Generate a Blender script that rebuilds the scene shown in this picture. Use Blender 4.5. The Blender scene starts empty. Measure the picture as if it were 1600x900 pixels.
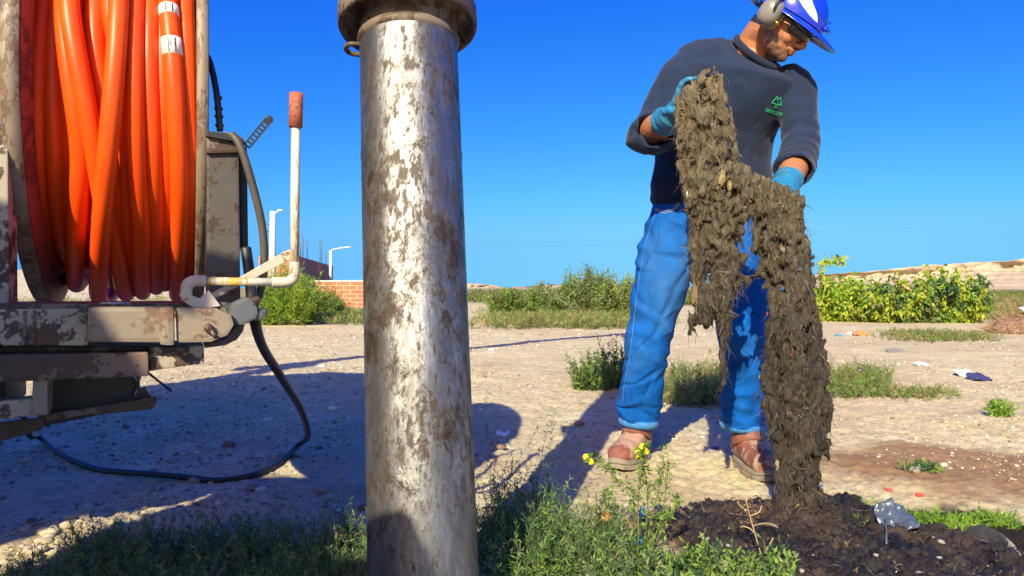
import bpy, bmesh, math, random
import numpy as np
from mathutils import Vector, Matrix, Quaternion, noise as mnoise
from mathutils.bvhtree import BVHTree

SC = bpy.context.scene
COL = SC.collection
random.seed(7)
RNG = np.random.default_rng(11)
PI = math.pi

# ------------------------------------------------------------------ camera
F, H = 1140.0, 0.68            # focal length in photo pixels (1600 wide), camera height
cam = bpy.data.objects.new('camera', bpy.data.cameras.new('camera'))
COL.objects.link(cam)
cam.data.sensor_width = 36.0
cam.data.lens = 36.0 * F / 1600.0
cam.location = (0, 0, H)
cam.rotation_euler = (PI / 2, 0, 0)
cam.data.clip_start = 0.05
cam.data.clip_end = 5000
SC.camera = cam

# ------------------------------------------------------------------ light
L = Vector((0.30, 0.95, -0.615)).normalized()      # direction the sunlight travels
EL = math.asin(-L.z)
world = bpy.data.worlds.new('World')
SC.world = world
world.use_nodes = True
nt = world.node_tree
bg = nt.nodes['Background']
sky = nt.nodes.new('ShaderNodeTexSky')
sky.sky_type = 'NISHITA'
sky.sun_disc = False
sky.sun_elevation = EL
sky.sun_rotation = math.atan2(-L.x, -L.y)
sky.altitude = 0
sky.air_density = 1.0
sky.dust_density = 1.5
sky.ozone_density = 3.0
# per-channel tone curve: the phone camera renders the clear sky very saturated
sep = nt.nodes.new('ShaderNodeSeparateColor'); cmb = nt.nodes.new('ShaderNodeCombineColor')
# the haze layer keeps its pale tone right down to the horizon (lookup never below 2 degrees)
stc = nt.nodes.new('ShaderNodeTexCoord'); ssp = nt.nodes.new('ShaderNodeSeparateXYZ'); scb = nt.nodes.new('ShaderNodeCombineXYZ')
smx = nt.nodes.new('ShaderNodeMath'); smx.operation = 'MAXIMUM'; smx.inputs[1].default_value = 0.075
nt.links.new(stc.outputs['Generated'], ssp.inputs[0]); nt.links.new(ssp.outputs[0], scb.inputs[0]); nt.links.new(ssp.outputs[1], scb.inputs[1])
nt.links.new(ssp.outputs[2], smx.inputs[0]); nt.links.new(smx.outputs[0], scb.inputs[2]); nt.links.new(scb.outputs[0], sky.inputs[0])
nt.links.new(sky.outputs[0], sep.inputs[0])
for ch, (pw, am) in enumerate(((2.35, 0.0066), (1.50, 0.0455), (0.30, 0.60))):
    mn = nt.nodes.new('ShaderNodeMath'); mn.operation = 'MINIMUM'; mn.inputs[1].default_value = 60.0
    po = nt.nodes.new('ShaderNodeMath'); po.operation = 'POWER'; po.inputs[1].default_value = pw
    mu = nt.nodes.new('ShaderNodeMath'); mu.operation = 'MULTIPLY'; mu.inputs[1].default_value = am / 0.221
    nt.links.new(sep.outputs[ch], mn.inputs[0]); nt.links.new(mn.outputs[0], po.inputs[0])
    nt.links.new(po.outputs[0], mu.inputs[0]); nt.links.new(mu.outputs[0], cmb.inputs[ch])
nt.links.new(cmb.outputs[0], bg.inputs['Color'])
bg.inputs['Strength'].default_value = 0.12
sun = bpy.data.objects.new('sun', bpy.data.lights.new('sun', 'SUN'))
COL.objects.link(sun)
sun.data.energy = 5.0
sun.data.angle = math.radians(0.5)
sun.data.color = (1.0, 0.88, 0.62)
sun.rotation_euler = L.to_track_quat('-Z', 'Y').to_euler()
SC.view_settings.view_transform = 'Standard'
SC.view_settings.look = 'None'
SC.view_settings.exposure = 0.88
SC.view_settings.gamma = 1.0

# ------------------------------------------------------------------ helpers
def W(px, py, Y):
    """photo pixel at depth Y -> world point"""
    return Vector(((px - 800) / F * Y, Y, H - (py - 450) / F * Y))

def ground_Y(py):
    return F * H / (py - 450.0)

def tag(o, label=None, cat=None, group=None, kind=None):
    if label: o['label'] = label
    if cat: o['category'] = cat
    if group: o['group'] = group
    if kind: o['kind'] = kind
    return o

def thing(name, label, cat, loc=(0, 0, 0), group=None):
    o = bpy.data.objects.new(name, None)
    COL.objects.link(o)
    o.location = loc
    o.empty_display_size = 0.1
    return tag(o, label, cat, group)

def link_mesh(name, me, mat=None, parent=None, smooth=True):
    if mat is not None:
        for m in (mat if isinstance(mat, (list, tuple)) else [mat]):
            me.materials.append(m)
    if smooth:
        me.polygons.foreach_set('use_smooth', np.ones(len(me.polygons), bool))
    o = bpy.data.objects.new(name, me)
    COL.objects.link(o)
    if parent:
        o.parent = parent
        o.matrix_parent_inverse = Matrix.Translation(-world_loc(parent))
    return o

def world_loc(o):
    v = Vector(o.location)
    if o.parent: v = Vector(o.matrix_parent_inverse.translation) + v + world_loc(o.parent)
    return v

def mk(name, V, Fc, mat=None, parent=None, smooth=True):
    me = bpy.data.meshes.new(name)
    me.from_pydata([tuple(v) for v in V], [], Fc)
    me.update()
    return link_mesh(name, me, mat, parent, smooth)

def mk_np(name, V, Q, mat=None, parent=None, smooth=True, mat_index=None):
    """V (n,3) floats, Q (m,k) ints with k = 3 or 4: quick mesh"""
    V = np.asarray(V, np.float32); Q = np.asarray(Q, np.int32)
    k = Q.shape[1]
    me = bpy.data.meshes.new(name)
    me.vertices.add(len(V)); me.vertices.foreach_set('co', V.ravel())
    me.loops.add(Q.size); me.loops.foreach_set('vertex_index', Q.ravel())
    me.polygons.add(len(Q))
    me.polygons.foreach_set('loop_start', np.arange(0, Q.size, k, dtype=np.int32))
    if mat_index is not None:
        me.polygons.foreach_set('material_index', np.asarray(mat_index, np.int32))
    me.update(calc_edges=True)
    return link_mesh(name, me, mat, parent, smooth)

class MB:
    """collects primitive shapes, builds ONE mesh"""
    def __init__(s): s.V = []; s.F = []
    def add(s, V, Fc):
        b = len(s.V)
        s.V += [tuple(v) for v in V]
        s.F += [tuple(i + b for i in f) for f in Fc]
        return s
    def box(s, c, h, R=None):
        """centre, half sizes, optional 3 axes"""
        c = Vector(c)
        ax = R or (Vector((1, 0, 0)), Vector((0, 1, 0)), Vector((0, 0, 1)))
        V = [c + ax[0] * (h[0] * i) + ax[1] * (h[1] * j) + ax[2] * (h[2] * k)
             for i in (-1, 1) for j in (-1, 1) for k in (-1, 1)]
        Fc = [(0, 1, 3, 2), (4, 6, 7, 5), (0, 4, 5, 1), (2, 3, 7, 6), (0, 2, 6, 4), (1, 5, 7, 3)]
        return s.add(V, Fc)
    def tube(s, pts, r, n=12, closed=False, cap=True):
        V, Fc = tube(pts, r, n, closed, cap)
        return s.add(V, Fc)
    def ell(s, c, r, R=None, nu=16, nv=10):
        V, Fc = ellipsoid(c, r, R, nu, nv)
        return s.add(V, Fc)
    def loft(s, secs, n=24, cap=True):
        V, Fc = loft(secs, n, cap)
        return s.add(V, Fc)
    def lathe(s, prof, c, axis=Vector((0, 0, 1)), n=48):
        """prof [(r, h)...] around axis, open"""
        axis = Vector(axis).normalized()
        a = axis.orthogonal().normalized(); b = axis.cross(a)
        V = []; m = len(prof)
        for i in range(n):
            t = 2 * PI * i / n
            d = a * math.cos(t) + b * math.sin(t)
            for r, h in prof: V.append(Vector(c) + d * r + axis * h)
        Fc = [(i * m + j, ((i + 1) % n) * m + j, ((i + 1) % n) * m + j + 1, i * m + j + 1)
              for i in range(n) for j in range(m - 1)]
        return s.add(V, Fc)
    def build(s, name, mat=None, parent=None, smooth=True):
        return mk(name, s.V, s.F, mat, parent, smooth)

def tube(pts, r, n=12, closed=False, cap=True):
    pts = [Vector(p) for p in pts]; m = len(pts)
    rr = list(r) if hasattr(r, '__len__') else [r] * m
    T = []
    for i in range(m):
        if closed: t = pts[(i + 1) % m] - pts[i - 1]
        else: t = pts[min(i + 1, m - 1)] - pts[max(i - 1, 0)]
        T.append(t.normalized() if t.length > 1e-9 else Vector((0, 0, 1)))
    nrm = T[0].orthogonal().normalized()
    V = []
    N = [nrm]
    for i in range(1, m):
        q = T[i - 1].rotation_difference(T[i]); nrm = (q @ nrm).normalized(); N.append(nrm)
    for i in range(m):
        b = T[i].cross(N[i]).normalized()
        for k in range(n):
            a = 2 * PI * k / n
            V.append(pts[i] + (N[i] * math.cos(a) + b * math.sin(a)) * rr[i])
    Fc = []
    rng = m if closed else m - 1
    for i in range(rng):
        j = (i + 1) % m
        for k in range(n):
            k2 = (k + 1) % n
            Fc.append((i * n + k, i * n + k2, j * n + k2, j * n + k))
    if cap and not closed:
        Fc.append(tuple(range(n - 1, -1, -1))); Fc.append(tuple((m - 1) * n + k for k in range(n)))
    return V, Fc

def loft(secs, n=24, cap=True):
    """secs: (centre, ax, ay[, power]) ellipses / superellipses"""
    V = []
    for s in secs:
        c, ax, ay = Vector(s[0]), Vector(s[1]), Vector(s[2])
        p = s[3] if len(s) > 3 else 2.0
        for k in range(n):
            a = 2 * PI * k / n
            ca, sa = math.cos(a), math.sin(a)
            ca = math.copysign(abs(ca) ** (2 / p), ca); sa = math.copysign(abs(sa) ** (2 / p), sa)
            V.append(c + ax * ca + ay * sa)
    Fc = []
    m = len(secs)
    for i in range(m - 1):
        for k in range(n):
            k2 = (k + 1) % n
            Fc.append((i * n + k, i * n + k2, (i + 1) * n + k2, (i + 1) * n + k))
    if cap:
        Fc.append(tuple(range(n - 1, -1, -1))); Fc.append(tuple((m - 1) * n + k for k in range(n)))
    return V, Fc

def ellipsoid(c, r, R=None, nu=16, nv=10):
    c = Vector(c)
    if not hasattr(r, '__len__'): r = (r, r, r)
    ax = R or (Vector((1, 0, 0)), Vector((0, 1, 0)), Vector((0, 0, 1)))
    V = [c - ax[2] * r[2]]
    for j in range(1, nv):
        ph = -PI / 2 + PI * j / nv
        for i in range(nu):
            th = 2 * PI * i / nu
            V.append(c + ax[0] * (r[0] * math.cos(ph) * math.cos(th)) + ax[1] * (r[1] * math.cos(ph) * math.sin(th)) + ax[2] * (r[2] * math.sin(ph)))
    V.append(c + ax[2] * r[2])
    Fc = [(0, 1 + (i + 1) % nu, 1 + i) for i in range(nu)]
    for j in range(nv - 2):
        b = 1 + j * nu
        for i in range(nu):
            i2 = (i + 1) % nu
            Fc.append((b + i, b + i2, b + nu + i2, b + nu + i))
    t = len(V) - 1; b = 1 + (nv - 2) * nu
    Fc += [(t, b + i, b + (i + 1) % nu) for i in range(nu)]
    return V, Fc

def catmull(P, sub=8, closed=False):
    P = [Vector(p) for p in P]; out = []; m = len(P)
    for i in range(m if closed else m - 1):
        p0 = P[i - 1] if (closed or i > 0) else P[0]; p1 = P[i]
        p2 = P[(i + 1) % m]; p3 = P[(i + 2) % m] if (closed or i + 2 < m) else P[-1]
        for k in range(sub):
            t = k / sub
            out.append(0.5 * ((2 * p1) + (p2 - p0) * t + (2 * p0 - 5 * p1 + 4 * p2 - p3) * t * t + (3 * p1 - p0 - 3 * p2 + p3) * t ** 3))
    if not closed: out.append(P[-1])
    return out

# vectorised value noise
def _h(i, j, k, s):
    n = (i * 374761393 + j * 668265263 + k * 2147483647 + s * 974634777) & 0xFFFFFFFF
    n = ((n ^ (n >> 13)) * 1274126177) & 0xFFFFFFFF
    n = ((n ^ (n >> 15)) * 2246822519) & 0xFFFFFFFF
    return ((n ^ (n >> 16)) & 0xFFFFFF) / float(0xFFFFFF) * 2 - 1
def vn(P, s=0):
    P = np.asarray(P, float)
    i = np.floor(P).astype(np.int64); f = P - i; u = f * f * (3 - 2 * f)
    r = 0
    for a in (0, 1):
        for b in (0, 1):
            for c in (0, 1):
                w = (u[:, 0] if a else 1 - u[:, 0]) * (u[:, 1] if b else 1 - u[:, 1]) * (u[:, 2] if c else 1 - u[:, 2])
                r = r + w * _h(i[:, 0] + a, i[:, 1] + b, i[:, 2] + c, s)
    return r
def fbm(P, oct=4, s=0, gain=0.5):
    P = np.asarray(P, float); r = 0; a = 1
    for o in range(oct):
        r = r + a * vn(P * (2 ** o) + o * 17.3, s + o); a *= gain
    return r

def remesh(mb, voxel, smooth=0, displace=None):
    """voxel union of the closed shapes in mb -> V, faces, with optional displacement f(V, N) -> offsets along N"""
    me = bpy.data.meshes.new('tmp'); me.from_pydata(mb.V, [], mb.F); me.update()
    bm = bmesh.new(); bm.from_mesh(me); bmesh.ops.recalc_face_normals(bm, faces=bm.faces); bm.to_mesh(me); bm.free()
    o = bpy.data.objects.new('tmp', me); COL.objects.link(o)
    m = o.modifiers.new('r', 'REMESH'); m.mode = 'VOXEL'; m.voxel_size = voxel
    if smooth:
        s = o.modifiers.new('s', 'SMOOTH'); s.factor = 0.5; s.iterations = smooth
    dg = bpy.context.evaluated_depsgraph_get()
    ev = o.evaluated_get(dg); me2 = bpy.data.meshes.new_from_object(ev)
    bpy.data.objects.remove(o); bpy.data.meshes.remove(me)
    if displace is not None:
        n = len(me2.vertices)
        V = np.empty(n * 3, np.float32); me2.vertices.foreach_get('co', V); V = V.reshape(-1, 3)
        N = np.empty(n * 3, np.float32); me2.vertex_normals.foreach_get('vector', N); N = N.reshape(-1, 3)
        V = V + N * displace(V, N)[:, None]
        me2.vertices.foreach_set('co', V.astype(np.float32).ravel()); me2.update()
    return me2

# ------------------------------------------------------------------ materials
def new_mat(name):
    m = bpy.data.materials.new(name); m.use_nodes = True
    t = m.node_tree; b = t.nodes['Principled BSDF']
    return m, t, b
def nd(t, typ, **kw):
    n = t.nodes.new(typ)
    for k, v in kw.items():
        if k.startswith('i_'): n.inputs[k[2:].replace('_', ' ')].default_value = v
        else: setattr(n, k, v)
    return n
def tex_noise(t, scale, detail=6, rough=0.6, coord='Object', stretch=None, dist=0.0):
    tc = nd(t, 'ShaderNodeTexCoord')
    src = tc.outputs[coord]
    if stretch:
        mp = nd(t, 'ShaderNodeMapping'); mp.inputs['Scale'].default_value = stretch
        t.links.new(src, mp.inputs['Vector']); src = mp.outputs[0]
    n = nd(t, 'ShaderNodeTexNoise'); n.inputs['Scale'].default_value = scale
    n.inputs['Detail'].default_value = detail; n.inputs['Roughness'].default_value = rough
    n.inputs['Distortion'].default_value = dist
    t.links.new(src, n.inputs['Vector'])
    return n.outputs['Fac']
def ramp(t, fac, stops, interp='LINEAR'):
    r = nd(t, 'ShaderNodeValToRGB'); r.color_ramp.interpolation = interp
    e = r.color_ramp.elements
    while len(e) < len(stops): e.new(0.5)
    for k, (p, c) in enumerate(stops):
        e[k].position = p
        if not hasattr(c, '__len__'): c = (c, c, c)
        e[k].color = (*c, 1)
    t.links.new(fac, r.inputs[0]); return r.outputs[0]
def mix(t, fac, a, b, mode='MIX'):
    m = nd(t, 'ShaderNodeMix'); m.data_type = 'RGBA'; m.blend_type = mode
    for sock, v in ((m.inputs[0], fac), (m.inputs[6], a), (m.inputs[7], b)):
        if hasattr(v, 'is_linked') or hasattr(v, 'links'): t.links.new(v, sock)
        elif hasattr(v, '__len__'): sock.default_value = (*v[:3], 1)
        else: sock.default_value = v
    return m.outputs[2]
def bump(t, b, fac, strength=0.3, dist=0.01):
    n = nd(t, 'ShaderNodeBump'); n.inputs['Strength'].default_value = strength; n.inputs['Distance'].default_value = dist
    t.links.new(fac, n.inputs['Height'])
    if b.inputs['Normal'].is_linked: t.links.new(b.inputs['Normal'].links[0].from_socket, n.inputs['Normal'])
    t.links.new(n.outputs[0], b.inputs['Normal'])

def simple(name, col, rough=0.7, metal=0.0, var=0.25, scale=20, bmp=0.1, bdist=0.002, spec=0.5, stretch=None):
    m, t, b = new_mat(name)
    f = tex_noise(t, scale, stretch=stretch)
    c = ramp(t, f, [(0.3, tuple(x * (1 - var) for x in col)), (0.7, tuple(min(1, x * (1 + var)) for x in col))])
    t.links.new(c, b.inputs['Base Color'])
    b.inputs['Roughness'].default_value = rough; b.inputs['Metallic'].default_value = metal
    b.inputs['Specular IOR Level'].default_value = spec
    if bmp: bump(t, b, tex_noise(t, scale * 4), bmp, bdist)
    return m

def chipped(name, paint, under, amount=0.5, scale=14, rough=0.55, stretch=None, dirt=(0.10, 0.06, 0.04)):
    """old paint flaking off rusty steel"""
    m, t, b = new_mat(name)
    n1 = tex_noise(t, scale, 10, 0.68, stretch=stretch)
    n1b = tex_noise(t, scale * 4.5, 8, 0.75, stretch=stretch)
    sm = nd(t, 'ShaderNodeMath', operation='MULTIPLY_ADD'); t.links.new(n1b, sm.inputs[0]); sm.inputs[1].default_value = 0.45; t.links.new(n1, sm.inputs[2])
    mask = ramp(t, sm.outputs[0], [(amount + 0.225 - 0.014, 0.0), (amount + 0.225 + 0.014, 1.0)])
    n2 = tex_noise(t, scale * 0.35, 5, 0.6)
    pc = mix(t, ramp(t, n2, [(0.35, 0.0), (0.75, 0.75)]), paint, tuple(p * 0.45 + d * 0.5 for p, d in zip(paint, dirt)))
    n3 = tex_noise(t, scale * 3, 6, 0.7)
    rc = ramp(t, n3, [(0.3, tuple(u * 0.55 for u in under)), (0.7, tuple(u * 1.5 for u in under))])
    c = mix(t, mask, rc, pc)
    t.links.new(c, b.inputs['Base Color'])
    b.inputs['Roughness'].default_value = rough
    bump(t, b, mask, 0.5, 0.0015); bump(t, b, n3, 0.25, 0.002)
    return m

M = {}
# worn stainless pipe
def pipe_mat():
    m, t, b = new_mat('worn_steel_pipe')
    n1 = tex_noise(t, 30, 15, 0.85, stretch=(1, 1, 0.6), dist=0.4)
    n2 = tex_noise(t, 3.4, 8, 0.62, stretch=(1, 1, 0.6))
    n3 = tex_noise(t, 38, 10, 0.8, stretch=(1, 1, 0.25))
    n4 = tex_noise(t, 110, 5, 0.75, stretch=(1, 1, 0.05))
    n5 = tex_noise(t, 60, 10, 0.8)
    base = ramp(t, n3, [(0.30, (0.09, 0.09, 0.092)), (0.5, (0.20, 0.20, 0.205)), (0.68, (0.36, 0.365, 0.37))])
    brown = ramp(t, n5, [(0.35, (0.012, 0.010, 0.009)), (0.65, (0.075, 0.052, 0.038))])
    addn = nd(t, 'ShaderNodeMath', operation='MULTIPLY_ADD'); t.links.new(n2, addn.inputs[0]); addn.inputs[1].default_value = 0.8
    t.links.new(n1, addn.inputs[2])
    mask = ramp(t, addn.outputs[0], [(0.945, 0.0), (0.985, 0.75), (1.03, 1.0)])
    halo = ramp(t, addn.outputs[0], [(0.92, 0.0), (1.00, 0.7)])
    c = mix(t, halo, base, (0.070, 0.068, 0.068))
    scr = ramp(t, n4, [(0.60, 0.0), (0.70, 0.6)]); c = mix(t, scr, c, (0.10, 0.09, 0.085))
    n6 = tex_noise(t, 62, 8, 0.75, stretch=(1, 1, 0.42)); n7 = tex_noise(t, 7, 5, 0.6, stretch=(1, 1, 0.5))
    am = nd(t, 'ShaderNodeMath', operation='MULTIPLY_ADD'); t.links.new(n7, am.inputs[0]); am.inputs[1].default_value = 0.7; t.links.new(n6, am.inputs[2])
    mask2 = ramp(t, am.outputs[0], [(0.865, 0.0), (0.93, 0.9)])
    mxm = nd(t, 'ShaderNodeMath', operation='MAXIMUM'); t.links.new(mask, mxm.inputs[0]); t.links.new(mask2, mxm.inputs[1]); mask = mxm.outputs[0]
    mxh = nd(t, 'ShaderNodeMath', operation='MAXIMUM'); t.links.new(halo, mxh.inputs[0]); t.links.new(mask2, mxh.inputs[1]); halo = mxh.outputs[0]
    c = mix(t, mask, c, brown)
    t.links.new(c, b.inputs['Base Color'])
    mt = nd(t, 'ShaderNodeMath', operation='MULTIPLY_ADD'); t.links.new(halo, mt.inputs[0])
    mt.inputs[1].default_value = -0.62; mt.inputs[2].default_value = 0.85
    t.links.new(mt.outputs[0], b.inputs['Metallic'])
    r = ramp(t, n3, [(0.3, 0.44), (0.7, 0.25)])
    r2 = mix(t, halo, r, (0.56, 0.56, 0.56)); t.links.new(r2, b.inputs['Roughness'])
    bump(t, b, n4, 0.30, 0.0015); bump(t, b, n1, 0.35, 0.004); bump(t, b, n3, 0.35, 0.003)
    return m
M['pipe'] = pipe_mat()
M['rustdark'] = chipped('dark_rusty_steel', (0.16, 0.11, 0.085), (0.05, 0.026, 0.018), 0.52, 17)
M['rustpaint'] = chipped('flaking_cream_paint', (0.38, 0.34, 0.26), (0.06, 0.03, 0.02), 0.50, 24)
M['beam'] = chipped('scuffed_cream_paint', (0.23, 0.19, 0.14), (0.15, 0.085, 0.05), 0.46, 22)
M['postpaint'] = chipped('shaded_grey_paint_with_chips', (0.062, 0.058, 0.055), (0.035, 0.02, 0.015), 0.415, 34, stretch=(1, 1, 0.8))  # chipped grey paint, darkened to stand for shade on the motor column
M['rim'] = chipped('worn_rim_steel', (0.24, 0.19, 0.14), (0.13, 0.08, 0.05), 0.47, 22, stretch=(1, 1, 0.3))
M['flange'] = chipped('dull_brown_steel', (0.17, 0.14, 0.11), (0.07, 0.045, 0.03), 0.50, 18)
M['rednface'] = chipped('red_primer', (0.24, 0.05, 0.035), (0.09, 0.025, 0.02), 0.45, 12)
M['leverw'] = chipped('white_paint_over_yellow', (0.62, 0.58, 0.50), (0.50, 0.27, 0.03), 0.47, 16, stretch=(1, 1, 0.25))
M['leverb'] = chipped('dirty_cream_bar', (0.50, 0.45, 0.36), (0.22, 0.13, 0.07), 0.40, 20)
M['grip'] = chipped('red_grip', (0.42, 0.10, 0.05), (0.2, 0.06, 0.035), 0.45, 30)
M['blackrub'] = simple('black_rubber', (0.018, 0.018, 0.019), 0.5, bmp=0.15)
M['greyhose'] = simple('weathered_grey_rubber', (0.07, 0.058, 0.048), 0.6, scale=30)
M['bluegrey'] = chipped('blue_grey_steel', (0.085, 0.105, 0.13), (0.035, 0.03, 0.03), 0.44, 14)
def orange_mat():
    m, t, b = new_mat('orange_hose_plastic')
    f = tex_noise(t, 14, 8, 0.65, stretch=(1, 1, 0.35))
    c = ramp(t, f, [(0.3, (0.72, 0.055, 0.003)), (0.55, (0.80, 0.075, 0.004)), (0.75, (0.85, 0.105, 0.008))])
    g = tex_noise(t, 70, 6, 0.8, stretch=(1, 1, 0.2))
    c = mix(t, ramp(t, g, [(0.60, 0.0), (0.74, 0.45)]), c, (0.30, 0.045, 0.012))
    t.links.new(c, b.inputs['Base Color']); b.inputs['Roughness'].default_value = 0.40; b.inputs['Specular IOR Level'].default_value = 0.3
    bump(t, b, g, 0.08, 0.001)
    return m
M['orange'] = orange_mat()
M['sticker'] = simple('white_label_paper', (0.75, 0.73, 0.70), 0.5, var=0.05)
M['ink'] = simple('black_ink', (0.03, 0.03, 0.03), 0.6)
M['concrete'] = simple('pale_concrete', (0.36, 0.35, 0.33), 0.9, var=0.25, scale=25, bmp=0.5, bdist=0.006)
M['steelwhite'] = simple('white_truck_paint', (0.7, 0.7, 0.68), 0.4)
M['tyre'] = simple('tyre_rubber', (0.025, 0.025, 0.025), 0.8)

# ================================================================== ground
def mud_h(x, y):      # mound of black muck under the hanging mass
    d = np.sqrt(((x - 1.02) / 0.62) ** 2 + ((y - 1.93) / 0.27) ** 2)
    return 0.075 * np.clip(1 - d, 0, 1) ** 0.7
def gh(x, y):
    x = np.asarray(x, float); y = np.asarray(y, float)
    P = np.stack([x, y, x * 0], 1)
    d = np.hypot(x, y)
    near = np.clip(1.4 - d / 12, 0, 1)
    z = 0.018 * fbm(P * 1.3, 3, 3) * near + 0.0055 * fbm(P * 9, 4, 5, 0.7) * near + 0.006 * fbm(P * 42, 2, 8) * near
    # low sandy hump by the cable, small bank at the lower left
    z += 0.035 * np.exp(-(((x + 0.80) / 0.28) ** 2 + ((y - 2.75) / 0.16) ** 2))
    z += 0.05 * np.exp(-(((x + 1.18) / 0.22) ** 2 + ((y - 1.93) / 0.22) ** 2))
    z += 0.15 * np.clip((d - 12) / 30, 0, 1) * fbm(P * 0.12, 3, 9)
    return z - 0.0
def gh1(x, y): return float(gh(np.array([x]), np.array([y]))[0])

th = np.concatenate([np.linspace(-0.80, 0.80, 620), np.linspace(0.80, 2 * PI - 0.80, 92)[1:-1]])
rr = np.concatenate([np.geomspace(0.35, 1.5, 30)[:-1], np.geomspace(1.5, 9, 330)[:-1], np.geomspace(9, 60, 110)[:-1], np.geomspace(60, 2500, 40)])
TH, RR = np.meshgrid(th, rr)
X = (RR * np.sin(TH)).ravel(); Y = (RR * np.cos(TH)).ravel()
Z = gh(X, Y)
nr, nc = RR.shape
idx = np.arange(nr * nc).reshape(nr, nc)
A = idx[:-1, :]; B = idx[1:, :]
Q = np.stack([A, np.roll(A, -1, 1), np.roll(B, -1, 1), B], -1).reshape(-1, 4)
V = np.stack([X, Y, Z], 1)
V = np.vstack([V, [[0, 0, 0.0]]])
fan = [(len(V) - 1, int(idx[0, (k + 1) % nc]), int(idx[0, k]), int(idx[0, k])) for k in range(nc)]
def ground_mat():
    m, t, b = new_mat('sandy_dirt')
    n0 = tex_noise(t, 0.55, 5, 0.55)
    n1 = tex_noise(t, 3.0, 8, 0.65)
    n2 = tex_noise(t, 28, 8, 0.75)
    n3 = tex_noise(t, 160, 5, 0.7)
    c = ramp(t, n1, [(0.30, (0.42, 0.35, 0.195)), (0.5, (0.56, 0.495, 0.30)), (0.72, (0.65, 0.585, 0.39))])
    c = mix(t, ramp(t, n0, [(0.45, 0.0), (0.66, 0.55)]), c, (0.43, 0.33, 0.21))
    c = mix(t, ramp(t, n2, [(0.34, 0.7), (0.5, 0.0)]), c, (0.22, 0.15, 0.10))
    c = mix(t, ramp(t, n2, [(0.56, 0.0), (0.72, 0.5)]), c, (0.66, 0.57, 0.43))
    c = mix(t, ramp(t, n3, [(0.36, 0.45), (0.47, 0.0)]), c, (0.20, 0.15, 0.10)); c = mix(t, ramp(t, n3, [(0.56, 0.0), (0.70, 0.4)]), c, (0.68, 0.61, 0.47))
    # reddish brown damp patch to the right of the muck and around it
    tc = nd(t, 'ShaderNodeTexCoord')
    def blob(cx, cy, sx, sy, hard=1.0):
        mp = nd(t, 'ShaderNodeMapping'); mp.inputs['Location'].default_value = (-cx / sx, -cy / sy, 0)
        mp.inputs['Scale'].default_value = (1 / sx, 1 / sy, 0)
        t.links.new(tc.outputs['Object'], mp.inputs['Vector'])
        ln = nd(t, 'ShaderNodeVectorMath', operation='LENGTH'); t.links.new(mp.outputs[0], ln.inputs[0])
        ad = nd(t, 'ShaderNodeMath', operation='MULTIPLY_ADD'); t.links.new(n1, ad.inputs[0]); ad.inputs[1].default_value = 1.4
        t.links.new(ln.outputs['Value'], ad.inputs[2])
        return ramp(t, ad.outputs[0], [(1.25 * 0.5, 1.0), (1.75 * 0.5, 0.0)]) if False else ad.outputs[0]
    def patch(c, val, col, lo, hi, amt):
        mr = nd(t, 'ShaderNodeMapRange'); t.links.new(val, mr.inputs[0])
        mr.inputs[1].default_value = lo; mr.inputs[2].default_value = hi; mr.inputs[3].default_value = amt; mr.inputs[4].default_value = 0
        return mix(t, mr.outputs[0], c, col)
    c = patch(c, blob(1.75, 2.75, 0.75, 0.42), (0.23, 0.125, 0.065), 1.3, 1.9, 0.85)
    c = patch(c, blob(0.55, 2.05, 0.34, 0.20), (0.22, 0.13, 0.07), 1.2, 1.8, 0.8)
    c = patch(c, blob(0.98, 1.95, 0.60, 0.42), (0.022, 0.017, 0.014), 1.45, 1.75, 1.0)
    # faint green ground cover far off
    ln = nd(t, 'ShaderNodeVectorMath', operation='LENGTH'); t.links.new(tc.outputs['Object'], ln.inputs[0])
    far = nd(t, 'ShaderNodeMapRange'); t.links.new(ln.outputs['Value'], far.inputs[0])
    far.inputs[1].default_value = 24; far.inputs[2].default_value = 40; far.inputs[3].default_value = 0; far.inputs[4].default_value = 0.85
    g = ramp(t, tex_noise(t, 0.35, 6, 0.7), [(0.35, (0.10, 0.125, 0.04)), (0.65, (0.30, 0.26, 0.13))])
    c = mix(t, far.outputs[0], c, g)
    t.links.new(c, b.inputs['Base Color'])
    b.inputs['Roughness'].default_value = 0.95; b.inputs['Specular IOR Level'].default_value = 0.15
    bump(t, b, n3, 0.7, 0.005); bump(t, b, n2, 0.7, 0.014)
    return m
M['ground'] = ground_mat()
g_o = mk_np('ground', V, Q, M['ground'])
tag(g_o, 'pale sandy dirt lot reaching to the horizon', None, None, 'structure')
gf = [f[:3] for f in fan]
me = g_o.data; bmx = bmesh.new(); bmx.from_mesh(me); bmx.verts.ensure_lookup_table()
for f in gf: bmx.faces.new([bmx.verts[i] for i in f])
bmx.to_mesh(me); bmx.free()
me.polygons.foreach_set('use_smooth', np.ones(len(me.polygons), bool))

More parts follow.
